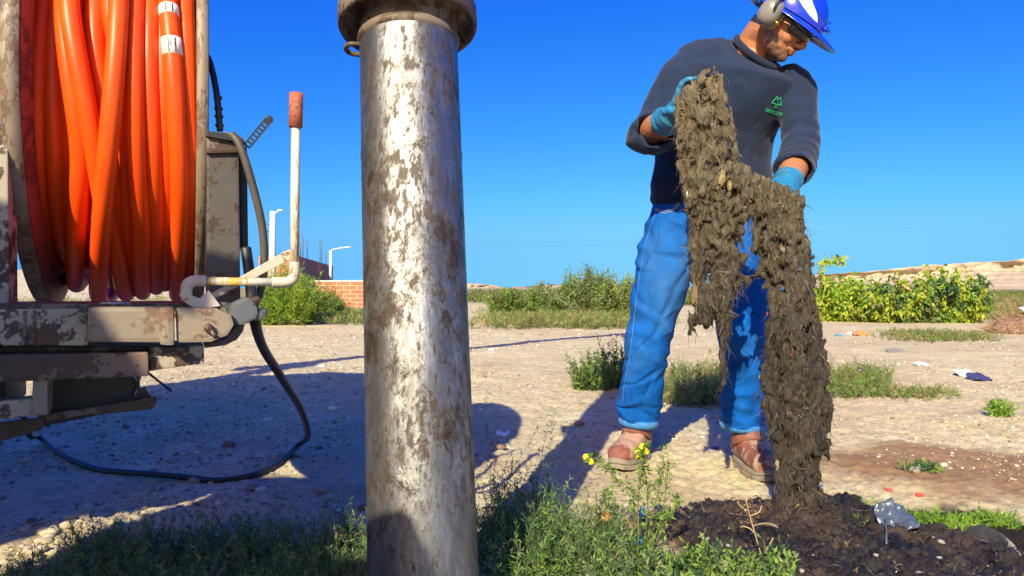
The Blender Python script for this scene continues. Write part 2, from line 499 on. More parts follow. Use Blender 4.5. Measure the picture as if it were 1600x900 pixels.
# ------------------------------------------------ stones
def stone_proto(seed, sub=1):
    bm = bmesh.new(); bmesh.ops.create_icosphere(bm, subdivisions=sub, radius=1.0)
    V = np.array([v.co[:] for v in bm.verts]); Fc = np.array([[v.index for v in f.verts] for f in bm.faces])
    bm.free()
    V = V * (1 + 0.30 * vn(V * 1.4 + seed * 9.7, seed))[:, None] * np.array([1, 0.8, 0.55])
    return V, Fc
def scatter(protos, P, S, name, mats, parent=None, mi=None, flat=True, sink=0.3):
    VV = []; FF = []; MI = []; b = 0
    for i, (p, s) in enumerate(zip(P, S)):
        V, Fc = protos[i % len(protos)]
        a = RNG.uniform(0, 6.283); ca, sa = math.cos(a), math.sin(a)
        R = np.array([[ca, -sa, 0], [sa, ca, 0], [0, 0, 1]])
        VV.append((V * s) @ R.T + np.array(p)); FF.append(Fc + b); b += len(V)
        if mi is not None: MI.append(np.full(len(Fc), mi[i]))
    return mk_np(name, np.vstack(VV), np.vstack(FF), mats, parent, smooth=not flat, mat_index=np.concatenate(MI) if mi is not None else None)
M['stone1'] = simple('tan_stone', (0.42, 0.34, 0.24), 0.9, var=0.3, scale=30)
M['stone2'] = simple('grey_stone', (0.24, 0.22, 0.21), 0.85, var=0.3, scale=30)
M['stone3'] = simple('pale_stone', (0.60, 0.55, 0.46), 0.85, var=0.2, scale=30)
M['stone4'] = simple('brown_stone', (0.20, 0.12, 0.08), 0.9, var=0.3, scale=30)
protos0 = [stone_proto(k, 1) for k in range(6)]
SM = [M['stone1'], M['stone2'], M['stone3'], M['stone4']]
n = 30000
Yv = 1.5 * (8.0 ** (RNG.random(n) ** 0.8)); Xv = RNG.uniform(-0.78, 0.78, n) * Yv
dens = fbm(np.stack([Xv * 1.2, Yv * 1.2, Yv * 0], 1), 3, 21) + 0.25 * (Xv < 0.3)
keep = (dens > -0.25) & (((Xv - 1.0) / 0.75) ** 2 + ((Yv - 1.85) / 0.58) ** 2 > 1); Xv, Yv = Xv[keep], Yv[keep]
sz = 0.0029 * np.exp(RNG.normal(0, 0.6, len(Xv))) * (0.7 + Yv * 0.16)
Zv = gh(Xv, Yv) + sz * 0.1
scatter(protos0, np.stack([Xv, Yv, Zv], 1), sz, 'gravel', SM, mi=RNG.choice(4, len(Xv), p=[0.4, 0.25, 0.15, 0.2]))
tag(bpy.data.objects['gravel'], 'small loose gravel strewn over the dirt lot', 'gravel', None, 'stuff')
n = 5200
Yv = RNG.uniform(2.0, 6.2, n); Xv = RNG.uniform(-0.74, -0.02, n) * Yv
keep = fbm(np.stack([Xv * 2, Yv * 2, Yv * 0], 1), 3, 27) > -0.2; Xv, Yv = Xv[keep], Yv[keep]
sz = 0.006 * np.exp(RNG.normal(0, 0.55, len(Xv)))
o = scatter(protos0, np.stack([Xv, Yv, gh(Xv, Yv)], 1), sz, 'rubble', SM, mi=RNG.choice(4, len(Xv), p=[0.45, 0.3, 0.05, 0.2]))
tag(o, 'coarse rubble on the lot behind the cable, in the truck shadow', 'rubble', None, 'stuff')
protos2 = [stone_proto(k + 20, 2) for k in range(5)]
def stone(px, py, wpx, mat, label, cat='stone', hfac=1.0, group=None):
    Y = ground_Y(py); X = (px - 800) / F * Y; r = wpx / F * Y / 2
    V, Fc = protos2[random.randrange(5)]
    a = random.uniform(-0.4, 0.4); R = np.array([[math.cos(a), -math.sin(a), 0], [math.sin(a), math.cos(a), 0], [0, 0, 1]])
    V = (V * np.array([r, r, r * hfac])) @ R.T + np.array([X, Y, gh1(X, Y) + r * 0.25])
    o = mk_np('stone', V, Fc, mat); tag(o, label, cat, group); return o
for a in [(357, 703, 22, M['stone4'], 'dark brown stone in the shade left of the steel pipe'),
          (782, 702, 20, M['stone4'], 'lone brown stone right of the pipe in the half shade', 0.9),
          (1475, 728, 13, M['stone3'], 'pale round pebble at the right, on the reddish damp earth'),
          (1430, 742, 22, M['stone2'], 'flat grey stone just below left of the pale round pebble'),
          (395, 773, 24, M['stone2'], 'grey stone touching the near side of the black cable'),
          (505, 778, 26, M['stone2'], 'grey stone in shade close to the left edge of the pipe'),
          (408, 778, 20, M['stone3'], 'flat yellowish stone just below the bend of the cable', ),
          (520, 645, 16, M['stone3'], 'small pale stone in shade between cable and pipe'),
          (270, 725, 22, M['stone2'], 'grey stone in shade just behind the cable run'),
          (1180, 862, 26, M['stone3'], 'tan stone among weeds at the front edge of the muck'),
          (1245, 883, 24, M['stone3'], 'tan stone at the bottom edge of the muck pile, nearest the camera'),
          (1030, 886, 40, M['stone1'], 'broad reddish tan rock among the weeds at the bottom edge')]:
    stone(*a[:5], hfac=a[5] if len(a) > 5 else 1.0)
# clump of pale earth clods on the small bank at the lower left
for k in range(46):
    u = random.random(); px = 5 + 135 * u + random.gauss(0, 6); py = 893 - 60 * u + random.gauss(0, 8) + 8 * math.sin(u * 7)
    o = stone(px, min(py, 930), random.uniform(10, 24), M['stone1'], 'one of the sunlit tan earth clods heaped at the lower left corner', 'clod', 1.1, 'sunlit clods at the lower left')
    o.name = 'earth_clod'

# ================================================================== hills
def hill(name, x0, x1, yd, prof, label, seed, depth=120):
    """mesa front: prof(px)-> top pixel row; built at distance yd with real slope and depth"""
    nx, ny = 420, 46
    U, T = np.meshgrid(np.linspace(x0, x1, nx), np.linspace(0, 1, ny))
    U = U.ravel(); T = T.ravel()
    top = np.array([prof(u) for u in U]); ztop = H - (top - 450) / F * yd
    Xw = (U - 800) / F * yd
    P = np.stack([Xw * 0.045, T * 2, T * 0], 1)
    gully = fbm(P, 4, seed) * 10 + np.abs(fbm(P * np.array([3.1, 0.6, 1]), 3, seed + 5)) * 6
    prof_y = np.where(T < 0.12, T / 0.12 * 30, np.where(T < 0.65, 30 + (T - 0.12) / 0.53 * 14, 44 + (T - 0.65) / 0.35 * depth))
    prof_z = np.where(T < 0.12, T / 0.12 * 0.32, np.where(T < 0.65, 0.32 + (T - 0.12) / 0.53 * 0.62, 0.94 + (T - 0.65) / 0.35 * 0.06))
    Yw = yd + prof_y + gully * np.sin(np.clip(T / 0.65, 0, 1) * PI) * 1.3
    Zw = ztop * prof_z * (1 + 0.05 * fbm(P * 2.5, 3, seed + 2) * (T < 0.9)) - 0.3
    Xw2 = Xw * Yw / yd
    idx = np.arange(nx * ny).reshape(ny, nx)
    Q = np.stack([idx[:-1, :-1], idx[:-1, 1:], idx[1:, 1:], idx[1:, :-1]], -1).reshape(-1, 4)
    o = mk_np(name, np.stack([Xw2, Yw, Zw], 1), Q, M['mesa'])
    return tag(o, label, None, None, 'structure')
def mesa_mat():
    m, t, b = new_mat('eroded_pale_clay')
    f = tex_noise(t, 0.03, 8, 0.65, stretch=(0.35, 0.35, 9))
    c = ramp(t, f, [(0.3, (0.30, 0.22, 0.16)), (0.45, (0.46, 0.39, 0.30)), (0.55, (0.34, 0.26, 0.20)), (0.7, (0.52, 0.46, 0.37))])
    g = tex_noise(t, 0.12, 8, 0.75)
    c = mix(t, ramp(t, g, [(0.52, 0.0), (0.66, 0.55)]), c, (0.22, 0.19, 0.13))
    t.links.new(c, b.inputs['Base Color']); b.inputs['Roughness'].default_value = 1.0
    b.inputs['Specular IOR Level'].default_value = 0.0
    bump(t, b, g, 0.5, 1.5)
    return m
M['mesa'] = mesa_mat()
def interp(pts):
    xs = [p[0] for p in pts]; ys = [p[1] for p in pts]
    return lambda x: float(np.interp(x, xs, ys)) + 1.2 * mnoise.noise(Vector((x * 0.05, 0, 0))) + 0.6 * mnoise.noise(Vector((x * 0.2, 3, 0)))
hill('hills', 1060, 2300, 420, interp([(1060, 452), (1200, 436), (1290, 424), (1385, 416), (1400, 412), (1480, 405), (1560, 398), (1600, 395), (1800, 392), (2100, 400), (2300, 452)]), 'long pale eroded mesa on the right horizon', 4)
hill('hills', 640, 1120, 700, interp([(640, 452), (700, 443), (735, 441), (765, 443), (790, 449), (830, 446), (870, 443), (950, 446), (1040, 444), (1120, 452)]), 'low pale chalky bluffs on the middle horizon', 11)

# ================================================================== far buildings, poles
def brick_mat(name, c1, c2, mortar, sx=3.0, sz=3.0):
    m, t, b = new_mat(name)
    br = nd(t, 'ShaderNodeTexBrick'); br.inputs['Scale'].default_value = sx
    br.inputs['Color1'].default_value = (*c1, 1); br.inputs['Color2'].default_value = (*c2, 1); br.inputs['Mortar'].default_value = (*mortar, 1)
    br.inputs['Brick Width'].default_value = 1.0; br.inputs['Row Height'].default_value = 0.55; br.inputs['Mortar Size'].default_value = 0.05
    tc = nd(t, 'ShaderNodeTexCoord'); sp = nd(t, 'ShaderNodeSeparateXYZ'); cb = nd(t, 'ShaderNodeCombineXYZ')
    ad = nd(t, 'ShaderNodeMath', operation='ADD')
    t.links.new(tc.outputs['Object'], sp.inputs[0]); t.links.new(sp.outputs[0], ad.inputs[0]); t.links.new(sp.outputs[1], ad.inputs[1])
    t.links.new(ad.outputs[0], cb.inputs[0]); t.links.new(sp.outputs[2], cb.inputs[1]); t.links.new(cb.outputs[0], br.inputs['Vector'])
    f = tex_noise(t, 1.2, 6, 0.7)
    c = mix(t, ramp(t, f, [(0.4, 0.0), (0.7, 0.35)]), br.outputs['Color'], tuple(x * 0.5 for x in c1))
    t.links.new(c, b.inputs['Base Color']); b.inputs['Roughness'].default_value = 0.95
    return m
M['brick'] = brick_mat('hollow_red_brick', (0.52, 0.15, 0.075), (0.42, 0.11, 0.06), (0.42, 0.33, 0.27), 3.6)
M['capcon'] = simple('pale_cap_concrete', (0.5, 0.45, 0.38), 0.9, scale=2)
def wall_seg(mb, p, q, z0, z1, t=0.2):
    p = Vector(p); q = Vector(q); d = (q - p); ln = d.length; d.normalize(); nrm = Vector((-d.y, d.x, 0))
    mb.box(((p + q) / 2).to_3d() + Vector((0, 0, (z0 + z1) / 2)), (ln / 2, t / 2, (z1 - z0) / 2), (d.to_3d(), nrm, Vector((0, 0, 1))))
def XY(px, Y): return Vector(((px - 800) / F * Y, Y))
bt = thing('brick_house', 'unfinished red brick house with bare rebar beyond the left bushes', 'house', (*XY(465, 60), 0))
w = MB(); wall_seg(w, XY(405, 60), XY(465, 60), -0.3, 3.3); w.build('front_wall', M['brick'], bt, False)
w = MB(); wall_seg(w, XY(465.5, 60.1), XY(519, 88), -0.3, 3.3); w.build('side_wall', M['brick'], bt, False)
for k in range(7):
    u = [0.05, 0.1, 0.2, 0.55, 0.6, 0.75, 0.95][k]
    p = XY(465.5, 60.1).lerp(XY(519, 88), u)
    w = MB(); h = [1.2, 2.0, 1.7, 2.2, 2.4, 1.4, 1.0][k]
    w.tube([(p.x, p.y, 3.3), (p.x + 0.03, p.y, 3.3 + h * 0.6), (p.x - 0.02, p.y, 3.3 + h)], 0.035, 5)
    w.build('rebar', M['rustdark'], bt)
bw = thing('brick_wall', 'low lit orange red boundary wall with pale coping left of the pipe', 'wall', (*XY(540, 27), 0))
w = MB(); wall_seg(w, XY(496, 28), XY(640, 26), -0.3, 0.90, 0.2); w.build('wall', M['brick'], bw, False)
w = MB(); wall_seg(w, XY(495, 28), XY(641, 26), 0.905, 0.97, 0.26); w.build('coping', M['capcon'], bw, False)
gw = thing('grey_wall', 'plain grey block wall glimpsed through the gap under the reel', 'wall', (*XY(90, 22), 0))
w = MB(); wall_seg(w, XY(-80, 22), XY(330, 26), -0.3, 1.25, 0.2); w.build('wall', M['concrete'], gw, False)
M['white'] = simple('whitewashed_concrete', (0.62, 0.62, 0.60), 0.8, scale=2, var=0.1)
up = thing('utility_pole', 'pale concrete pole with a small lamp, seen left of the white lever', 'pole', (*XY(425, 42), 0))
p = XY(426, 42); w = MB(); w.tube([(p.x, p.y, 0), (p.x, p.y, 5.1)], [0.21, 0.15], 12); w.build('pole', M['white'], up)
w = MB(); w.tube([(p.x + 0.14, p.y, 4.95), (p.x + 0.3, p.y, 5.12)], 0.04, 6); w.build('lamp_arm', M['white'], up)
w = MB(); w.ell((p.x + 0.42, p.y, 5.15), (0.17, 0.08, 0.07)); w.build('lamp_head', M['white'], up)
w = MB(); w.tube(catmull([(p.x - 0.15, p.y, 4.3), (p.x - 0.45, p.y, 4.35), (p.x - 0.4, p.y, 4.0), (p.x - 0.15, p.y, 3.95)]), 0.025, 5); w.build('cable_loop', M['blackrub'], up)
sl = thing('street_lamp', 'white street lamp with a long curved arm beside the brick house', 'street lamp', (*XY(517, 75), 0))
p = XY(516.5, 75); w = MB(); w.tube([(p.x, p.y, 0), (p.x, p.y, 4.55)], [0.16, 0.14], 10); w.build('pole', M['white'], sl)
q = XY(540, 75); w = MB(); w.tube(catmull([(p.x, p.y, 4.4), (p.x + 0.3, p.y, 4.65), (q.x, q.y, 4.86)]), 0.06, 8); w.build('lamp_arm', M['white'], sl)
w = MB(); w.ell((q.x + 0.25, q.y, 4.88), (0.32, 0.12, 0.08)); w.build('lamp_head', M['white'], sl)
for k, (z1, z2) in enumerate([(5.3, 7.7), (4.9, 7.3)]):
    P = []
    for i in range(25):
        u = i / 24; x = -6 + 50 * u; P.append((x, 75 + 5 * u, z1 + (z2 - z1) * u - 2.2 * 4 * u * (1 - u) * 0.2))
    w = MB(); w.tube(P, 0.007, 4)
    tag(w.build('power_line', M['blackrub']), 'faint thin overhead wire, %s of the pair crossing the sky' % ('upper', 'lower')[k], 'wire', 'overhead wires')

# ================================================================== steel pipe
PB = Vector((-0.159, 1.345, 0.0)); PD = Vector((-0.0515, 0.18, 1.0)).normalized()
def PP(z): return PB + Vector((-0.0515, 0.18, 1.0)) * z
pt = thing('suction_pipe', 'big worn stainless steel suction pipe standing in the foreground', 'pipe', PB)
prof = [(0.1035, -0.05), (0.1035, 0.96), (0.1048, 0.975), (0.1035, 0.99), (0.1035, 1.205)]
prof = [(0.1035, -0.05)] + [(0.1035, 0.05 * k) for k in range(0, 19)] + [(0.1035, 0.955), (0.1046, 0.965), (0.1046, 0.972), (0.1035, 0.982), (0.1035, 1.05), (0.1035, 1.17), (0.1035, 1.222)]
w = MB(); w.lathe(prof, PB, PD, 96); w.build('tube', M['pipe'], pt)
w = MB(); w.lathe([(0.1035, 1.218), (0.107, 1.221), (0.1085, 1.228), (0.107, 1.235), (0.1035, 1.238)], PB, PD, 96); w.build('weld_bead', M['flange'], pt)
# flange ring: flared collar with rolled lip
w = MB(); w.lathe([(0.1035, 1.238), (0.104, 1.262), (0.108, 1.277), (0.124, 1.285), (0.132, 1.274), (0.1395, 1.257), (0.145, 1.255), (0.148, 1.262), (0.148, 1.298), (0.143, 1.312), (0.125, 1.318), (0.118, 1.33), (0.118, 1.40), (0.10, 1.41)], PB, PD, 96)
w.build('flange', M['flange'], pt)
# latch lug and loop on the left
e1 = Vector((1, 0, 0)); e1 = (e1 - PD * e1.dot(PD)).normalized(); e2 = PD.cross(e1)
LP = PB + PD * 1.215
w = MB()
loopc = [(-0.100, -0.022, 0.0), (-0.118, -0.026, 0.0), (-0.131, -0.014, 0.001), (-0.133, 0.006, 0.002), (-0.122, 0.018, 0.001), (-0.100, 0.022, 0)]
w.tube(catmull([LP + e1 * a + e2 * b + PD * c for a, b, c in loopc], 5), 0.0055, 8)
w.build('latch_loop', M['flange'], pt)
w = MB()
for ang in (55, 165, 285):
    w = MB(); a = math.radians(ang); d = e1 * math.cos(a) + e2 * math.sin(a); s_ = PD.cross(d)
    w.box(PB + PD * 1.30 + d * 0.150, (0.007, 0.014, 0.020), (d, s_, PD)); w.build('flange_lug', M['flange'], pt, False)
w = MB(); d = (-e2).normalized()
w.box(PB + PD * 1.322 + d * 0.158 + e1 * 0.003, (0.016, 0.009, 0.012), (d, PD.cross(d), PD))
w.box(PB + PD * 1.345 + d * 0.172 + e1 * 0.014, (0.016, 0.013, 0.03), (d, PD.cross(d), PD))
w.build('clamp_bolt', M['rustdark'], pt, False)
# suction hose from the pipe head up to the boom
hs0 = PB + PD * 1.40
w = MB(); P = catmull([hs0, PB + PD * 1.9, Vector((-0.28, 1.95, 2.5)), Vector((-0.15, 3.2, 3.2)), Vector((0.0, 5.2, 3.45))], 14)
w.tube(P, [0.112 + 0.006 * math.sin(i * 2.2) for i in range(len(P))], 20)
tag(w.build('suction_hose', M['blackrub']), 'ribbed black suction hose rising above the pipe out of view', 'hose')
# concrete rim of the manhole
w = MB(); w.lathe([(0.27, -0.12), (0.27, 0.028), (0.282, 0.034), (0.40, 0.034), (0.412, 0.026), (0.42, -0.03)], (PB.x - 0.01, PB.y - 0.01, 0), (0, 0, 1), 64)
tag(w.build('manhole_rim', M['concrete']), 'pale concrete manhole rim round the foot of the steel pipe', 'manhole')
w = MB(); w.lathe([(0.001, -0.115), (0.269, -0.115)], (PB.x - 0.01, PB.y - 0.01, 0), (0, 0, 1), 48)
tag(w.build('manhole_floor', M['blackrub']), 'dark bottom of the manhole under the pipe', None, None, 'structure')

# ================================================================== truck rear with hose reel
TH = math.radians(24.5)
AX = Vector((math.cos(TH), math.sin(TH), 0)); NX = Vector((-math.sin(TH), math.cos(TH), 0)); UP = Vector((0, 0, 1))
R0 = Vector(((310 - 800) / F * 1.4, 1.4, 0))        # front rim of the right-hand reel flange
def on_plane(px, py, v):
    """point seen at (px,py) lying on the vertical plane R0 + u AX + v NX"""
    d = Vector(((px - 800) / F, 1.0, -(py - 450) / F))
    o = Vector((0, 0, H)); c = R0 + NX * v
    t = (c - o).dot(NX) / d.dot(NX)
    return o + d * t
def prism(mb, poly, v, depth):
    A = [on_plane(x, y, v) for x, y in poly]; B = [p + NX * depth for p in A]; n = len(A)
    Fc = [tuple(range(n)), tuple(range(2 * n - 1, n - 1, -1))] + [(i, i + n, (i + 1) % n + n, (i + 1) % n) for i in range(n)]
    mb.add(A + B, Fc)
def bevel(o, w=0.003, seg=2):
    bm = bmesh.new(); bm.from_mesh(o.data); bmesh.ops.recalc_face_normals(bm, faces=bm.faces)
    es = [e for e in bm.edges if len(e.link_faces) == 2 and e.calc_face_angle(0) > 0.5]
    bmesh.ops.bevel(bm, geom=es, offset=w, segments=seg, profile=0.7, affect='EDGES')
    bm.to_mesh(o.data); bm.free(); return o
truck = thing('service_truck', 'rusty sewer service truck, its rear frame holding the hose reel at left', 'truck', (-2.9, -0.5, 0))
def part(name, poly, v, depth, mat, bw=0.003, parent=None):
    mb = MB(); prism(mb, poly, v, depth); return bevel(mb.build(name, mat, parent or truck, False), bw)
part('rear_beam', [(-60, 484), (137, 482), (137, 540), (-60, 540)], -0.10, 0.11, M['rustpaint'])
part('beam_divider', [(36, 486), (41, 486), (41, 538), (36, 538)], -0.104, 0.02, M['rustdark'], 0.001)
part('beam_divider', [(52, 484.5), (56, 484.5), (56, 538), (52, 538)], -0.1035, 0.02, M['rustdark'], 0.001)
part('beam_top_plate', [(-60, 476), (300, 474), (345, 480), (345, 484.5), (-60, 485.5)], -0.096, 0.30, M['rustdark'], 0.001)
part('reel_bracket', [(136, 480), (268, 479), (268, 536), (136, 535)], -0.135, 0.13, M['beam'], 0.008)
part('bracket_rib', [(248, 479), (272, 479), (273, 541), (249, 540)], -0.150, 0.03, M['beam'], 0.009)
part('bracket_arm', [(274, 480), (340, 482), (362, 492), (366, 508), (356, 524), (330, 535), (276, 536)], -0.140, 0.10, M['beam'], 0.006)
w = MB(); c = on_plane(326, 513, -0.142); w.lathe([(0.0005, -0.008), (0.007, -0.008), (0.008, -0.006), (0.008, 0.004)], c, NX, 16)
w.tube([c + NX * -0.006 + AX * 0.004 - UP * 0.004, c + NX * -0.006 + AX * 0.012 - UP * 0.018], 0.003, 6)
w.build('bolt', M['rustdark'], truck)
# round washers / plate tops lying on the bracket
for px_, r_ in ((178, 0.022), (196, 0.009), (330, 0.03)):
    w = MB(); c = on_plane(px_, 479, -0.07); c.z += 0.003
    w.lathe([(0.0005, 0.005), (r_, 0.005), (r_ + 0.001, 0.003), (r_ + 0.001, -0.004)], c, UP, 20); w.build('cap_plate', M['leverb'], truck)
# clevis at the right end (dark blue grey fork)
part('hitch_fork', [(352, 479), (384, 464), (392, 466), (402, 480), (404, 490), (400, 498), (380, 508), (366, 508)], -0.125, 0.05, M['bluegrey'], 0.006)
part('hitch_jaw', [(391, 465), (404, 462), (409, 468), (406, 474), (401, 475), (402, 483), (397, 487)], -0.120, 0.04, M['rustdark'], 0.005)
part('hitch_jaw', [(398, 489), (414, 481), (419, 484), (420, 492), (415, 497), (396, 503)], -0.120, 0.04, M['bluegrey'], 0.006)
part('guide_roller', [(376, 500), (384, 502), (380, 518), (370, 531), (352, 540), (320, 544), (318, 538), (350, 530)], -0.100, 0.06, M['greyhose'], 0.004)
# lower chassis members
part('sub_beam', [(-60, 541), (234, 541), (234, 552), (-60, 562)], -0.06, 0.25, M['rustdark'])
part('sub_beam', [(-60, 556), (232, 550), (232, 588), (-60, 600)], -0.115, 0.10, M['rustdark'], 0.004)
part('frame_end_block', [(233, 542), (319, 540), (319, 568), (233, 580)], -0.10, 0.16, M['rustpaint'], 0.004)
part('frame_end_inset', [(258, 543), (296, 541), (296, 551), (258, 556)], -0.104, 0.02, M['rustdark'], 0.001)
part('hanger_post', [(51, 592), (74, 590), (74, 645), (48, 652)], -0.11, 0.06, M['beam'], 0.003)
part('lower_rail', [(-60, 632), (74, 621), (74, 648), (-60, 662)], -0.10, 0.05, M['rustpaint'], 0.003)
part('dark_housing', [(70, 585), (200, 575), (216, 600), (200, 640), (60, 668)], 0.02, 0.25, M['blackrub'], 0.004)
part('dark_housing', [(-60, 590), (8, 588), (8, 640), (-60, 650)], 0.02, 0.2, M['blackrub'], 0.004)
part('mounting_bar', [(213, 586), (218, 585), (219, 628), (214, 629)], 0.0, 0.012, M['rustdark'], 0.001)
# torn bumper plate, ragged lower edge
part('bumper', [(62, 648), (120, 640), (170, 632), (205, 626), (243, 620), (246, 624), (241, 636), (236, 640), (205, 643), (178, 646), (150, 647), (120, 650), (95, 656), (82, 660), (76, 670), (68, 664), (50, 662)], -0.03, 0.012, M['rustdark'], 0.0015)
part('bumper', [(200, 626), (226, 604), (232, 614), (238, 622)], 0.0, 0.01, M['rustdark'], 0.001)
part('bumper', [(-60, 668), (40, 656), (68, 652), (68, 662), (66, 671), (30, 682), (-60, 706)], -0.055, 0.012, M['rustdark'], 0.0015)
w = MB(); w.tube([on_plane(228, 580, 0.05), on_plane(250, 597, 0.05), on_plane(268, 611, 0.05)], 0.0022, 6); w.build('loose_wire', M['blackrub'], truck)
# left upright (edge of frame)
part('upright', [(-60, 160), (12, 205), (14, 480), (-60, 480)], 0.03, 0.08, M['rustpaint'])
part('upright_cap', [(-60, 40), (-5, 58), (9, 130), (11, 203), (-60, 150)], 0.05, 0.06, M['rustdark'])
# ---- reel
CR = 0.45
reel = thing('tmp', '', ''); bpy.data.objects.remove(reel)
reel_o = MB(); ax0 = R0 + NX * CR + UP * 1.09
WID = 0.285
reel_o.lathe([(0.26, -WID + 0.01), (0.26, 0.0)], ax0, AX, 64)
reel_drum = reel_o.build('reel_drum', M['rustdark'], truck)
def flange(u, mface, wdt, nm='reel_flange'):
    w = MB(); c = ax0 + AX * u
    w.lathe([(0.10, 0.0), (0.425, 0.0), (0.425, 0.006), (0.10, 0.006), (0.10, 0.0)], c, AX, 96)
    f = w.build(nm, mface, reel_drum)
    return f
def rim_ring(u, wdt, r=CR):
    w = MB(); c = ax0 + AX * u
    w.lathe([(r - 0.028, 0.0), (r - 0.004, 0.0), (r, 0.002), (r, wdt - 0.002), (r - 0.004, wdt), (r - 0.028, wdt), (r - 0.028, 0.0)], c, AX, 128)
    return w.build('reel_rim', M['rim'], reel_drum)
flange(0.004, M['rim'], 0.02); rim_ring(-0.003, 0.022)
flange(-WID - 0.008, M['rednface'], 0.02); rim_ring(-WID - 0.034, 0.030)
# red inner band along the left rim
w = MB(); w.lathe([(CR - 0.004, 0.0), (CR - 0.05, 0.012)], ax0 + AX * (-WID - 0.003), AX, 96); w.build('flange_band', M['rednface'], reel_drum)

# ---- hose loops
def solve(px, py, r):
    """u, phi of the point seen at px,py on the coil cylinder radius r"""
    phi = 0.0; d = Vector(((px - 800) / F, 1.0, -(py - 450) / F)); o = Vector((0, 0, H))
    # intersect ray with cylinder (axis AX through ax0)
    oc = o - ax0; oc = oc - AX * oc.dot(AX); dp = d - AX * d.dot(AX)
    a = dp.dot(dp); b = 2 * oc.dot(dp); c = oc.dot(oc) - r * r
    disc = b * b - 4 * a * c
    t = (-b - math.sqrt(max(disc, 0))) / (2 * a)
    p = o + d * t; q = p - ax0
    return q.dot(AX), math.atan2(q.dot(UP), -q.dot(NX))
coil = thing('coiled_hose', 'bright orange high pressure hose wound on the reel', 'hose', (ax0.x, ax0.y, ax0.z))
def loop(pts, r, rad=0.0165, bulge=None, label=None):
    K = sorted([solve(x, y, r)[::-1] for x, y in pts])
    phs = [k[0] for k in K]; us = [k[1] for k in K]
    P = []
    n = 96
    for i in range(n):
        ph = -PI + 2 * PI * i / n
        # ends blend back to the first value round the far side
        xs = [phs[-1] - 2 * PI] + phs + [phs[0] + 2 * PI]; ys = [us[-1]] + us + [us[0]]
        u = float(np.interp(ph, xs, ys))
        P.append([ph, u])
    U = np.array([p[1] for p in P])
    for _ in range(6): U = (np.roll(U, 1) + U * 2 + np.roll(U, -1)) / 4
    pts3 = []
    for (ph, _), u in zip(P, U):
        rr_ = r + (bulge(ph) if bulge else 0) + 0.0025 * math.sin(ph * 3 + r * 91 + u * 40)
        pts3.append(ax0 + AX * float(u) - NX * (rr_ * math.cos(ph)) + UP * (rr_ * math.sin(ph)))
    w = MB(); w.tube(pts3, rad, 14, closed=True)
    o = w.build('hose_loop', M['orange'], coil)
    if label: o['label'] = label
    return pts3
def vert(x, dx=0): return [(x, 0), (x + dx * 0.5, 235), (x + dx, 440)]
# bottom layer
for k in range(8):
    u = -WID + 0.02 + k * 0.0345
    w = MB(); rr_ = 0.325
    w.tube([ax0 + AX * (u + 0.006 * math.sin(i * PI / 48 + k)) - NX * (rr_ * math.cos(i * PI / 48)) + UP * (rr_ * math.sin(i * PI / 48)) for i in range(96)], 0.0165, 10, closed=True)
    w.build('hose_loop', M['orange'], coil)
# middle layer
for x0, x1, x2, r in [(70, 56, 78, 0.355), (88, 84, 103, 0.358), (104, 110, 122, 0.360), (128, 138, 148, 0.362), (150, 160, 170, 0.362),
                      (172, 186, 200, 0.372), (196, 206, 214, 0.375), (222, 226, 236, 0.378), (248, 252, 258, 0.378), (276, 282, 280, 0.378)]:
    loop([(x0, 0), (x1, 200), (x2, 400)], r)
# outer layer, traced strand by strand
front = [([(104, 0), (126, 120), (150, 235), (162, 330), (185, 400), (198, 462)], 0.425, 'hose turn crossing from upper left to lower right'),
         ([(187, 0), (180, 120), (169, 235), (160, 330), (152, 465)], 0.447, 'foremost hose turn crossing over the others'),
         ([(100, 30), (112, 130), (130, 235), (122, 330), (117, 465)], 0.403, None),
         ([(150, 0), (146, 60), (158, 130), (176, 235), (186, 330), (178, 460)], 0.398, None),
         ([(211, 0), (210, 120), (212, 235), (221, 350), (222, 465)], 0.424, None),
         ([(236, 0), (233, 120), (240, 235), (243, 350), (244, 460)], 0.412, None),
         ([(261, 0), (269, 72), (277, 190), (282, 300), (276, 465)], 0.425, 'hose turn with two white paper labels'),
         ([(288, 0), (293, 120), (299, 235), (300, 350), (296, 430)], 0.408, None),
         ([(252, 0), (255, 120), (258, 235), (262, 350), (258, 460)], 0.404, None),
         ([(170, 20), (196, 120), (196, 235), (200, 350), (208, 462)], 0.404, None)]
loops3 = []
for pts, r, lab in front: loops3.append((loop(pts, r, 0.0178, None, lab), r))
# paper labels wrapped round one turn
lp, lr = loops3[6]
for (y0, y1) in ((3, 20), (57, 85)):
    zs = [H - (y - 450) / F * 1.395 for y in (y0, y1)]
    P = [p for p in catmull(lp, 10, True) if p.z <= zs[0] + 0.01 and p.z >= zs[1] - 0.01 and (p - ax0).dot(NX) < 0]
    P.sort(key=lambda p: -p.z)
    if len(P) >= 2:
        a = P[0].lerp(P[1], 0); b = P[-1]
        d = (b - a); A_ = a + d * ((zs[0] - a.z) / d.z); B_ = a + d * ((zs[1] - a.z) / d.z)
        w = MB(); w.tube([A_, A_.lerp(B_, 0.5), B_], 0.0185, 20); st = w.build('paper_label', M['sticker'], coil)
        w = MB(); dd = (B_ - A_).normalized(); tocam = (Vector((0, 0, H)) - A_); tocam = (tocam - dd * tocam.dot(dd)).normalized(); sd = dd.cross(tocam)
        for q in (-0.35, 0.3, 0.62):
            nrm_ = (tocam * math.cos(q) + sd * math.sin(q)); w.box(A_.lerp(B_, 0.5) + nrm_ * 0.0186, (0.0002 + 0.0007 * (q < 0.5), (B_ - A_).length * 0.40, 0.0006), (sd * math.cos(q) - tocam * math.sin(q), dd, nrm_))
        w.build('printed_line', M['ink'], st, False)
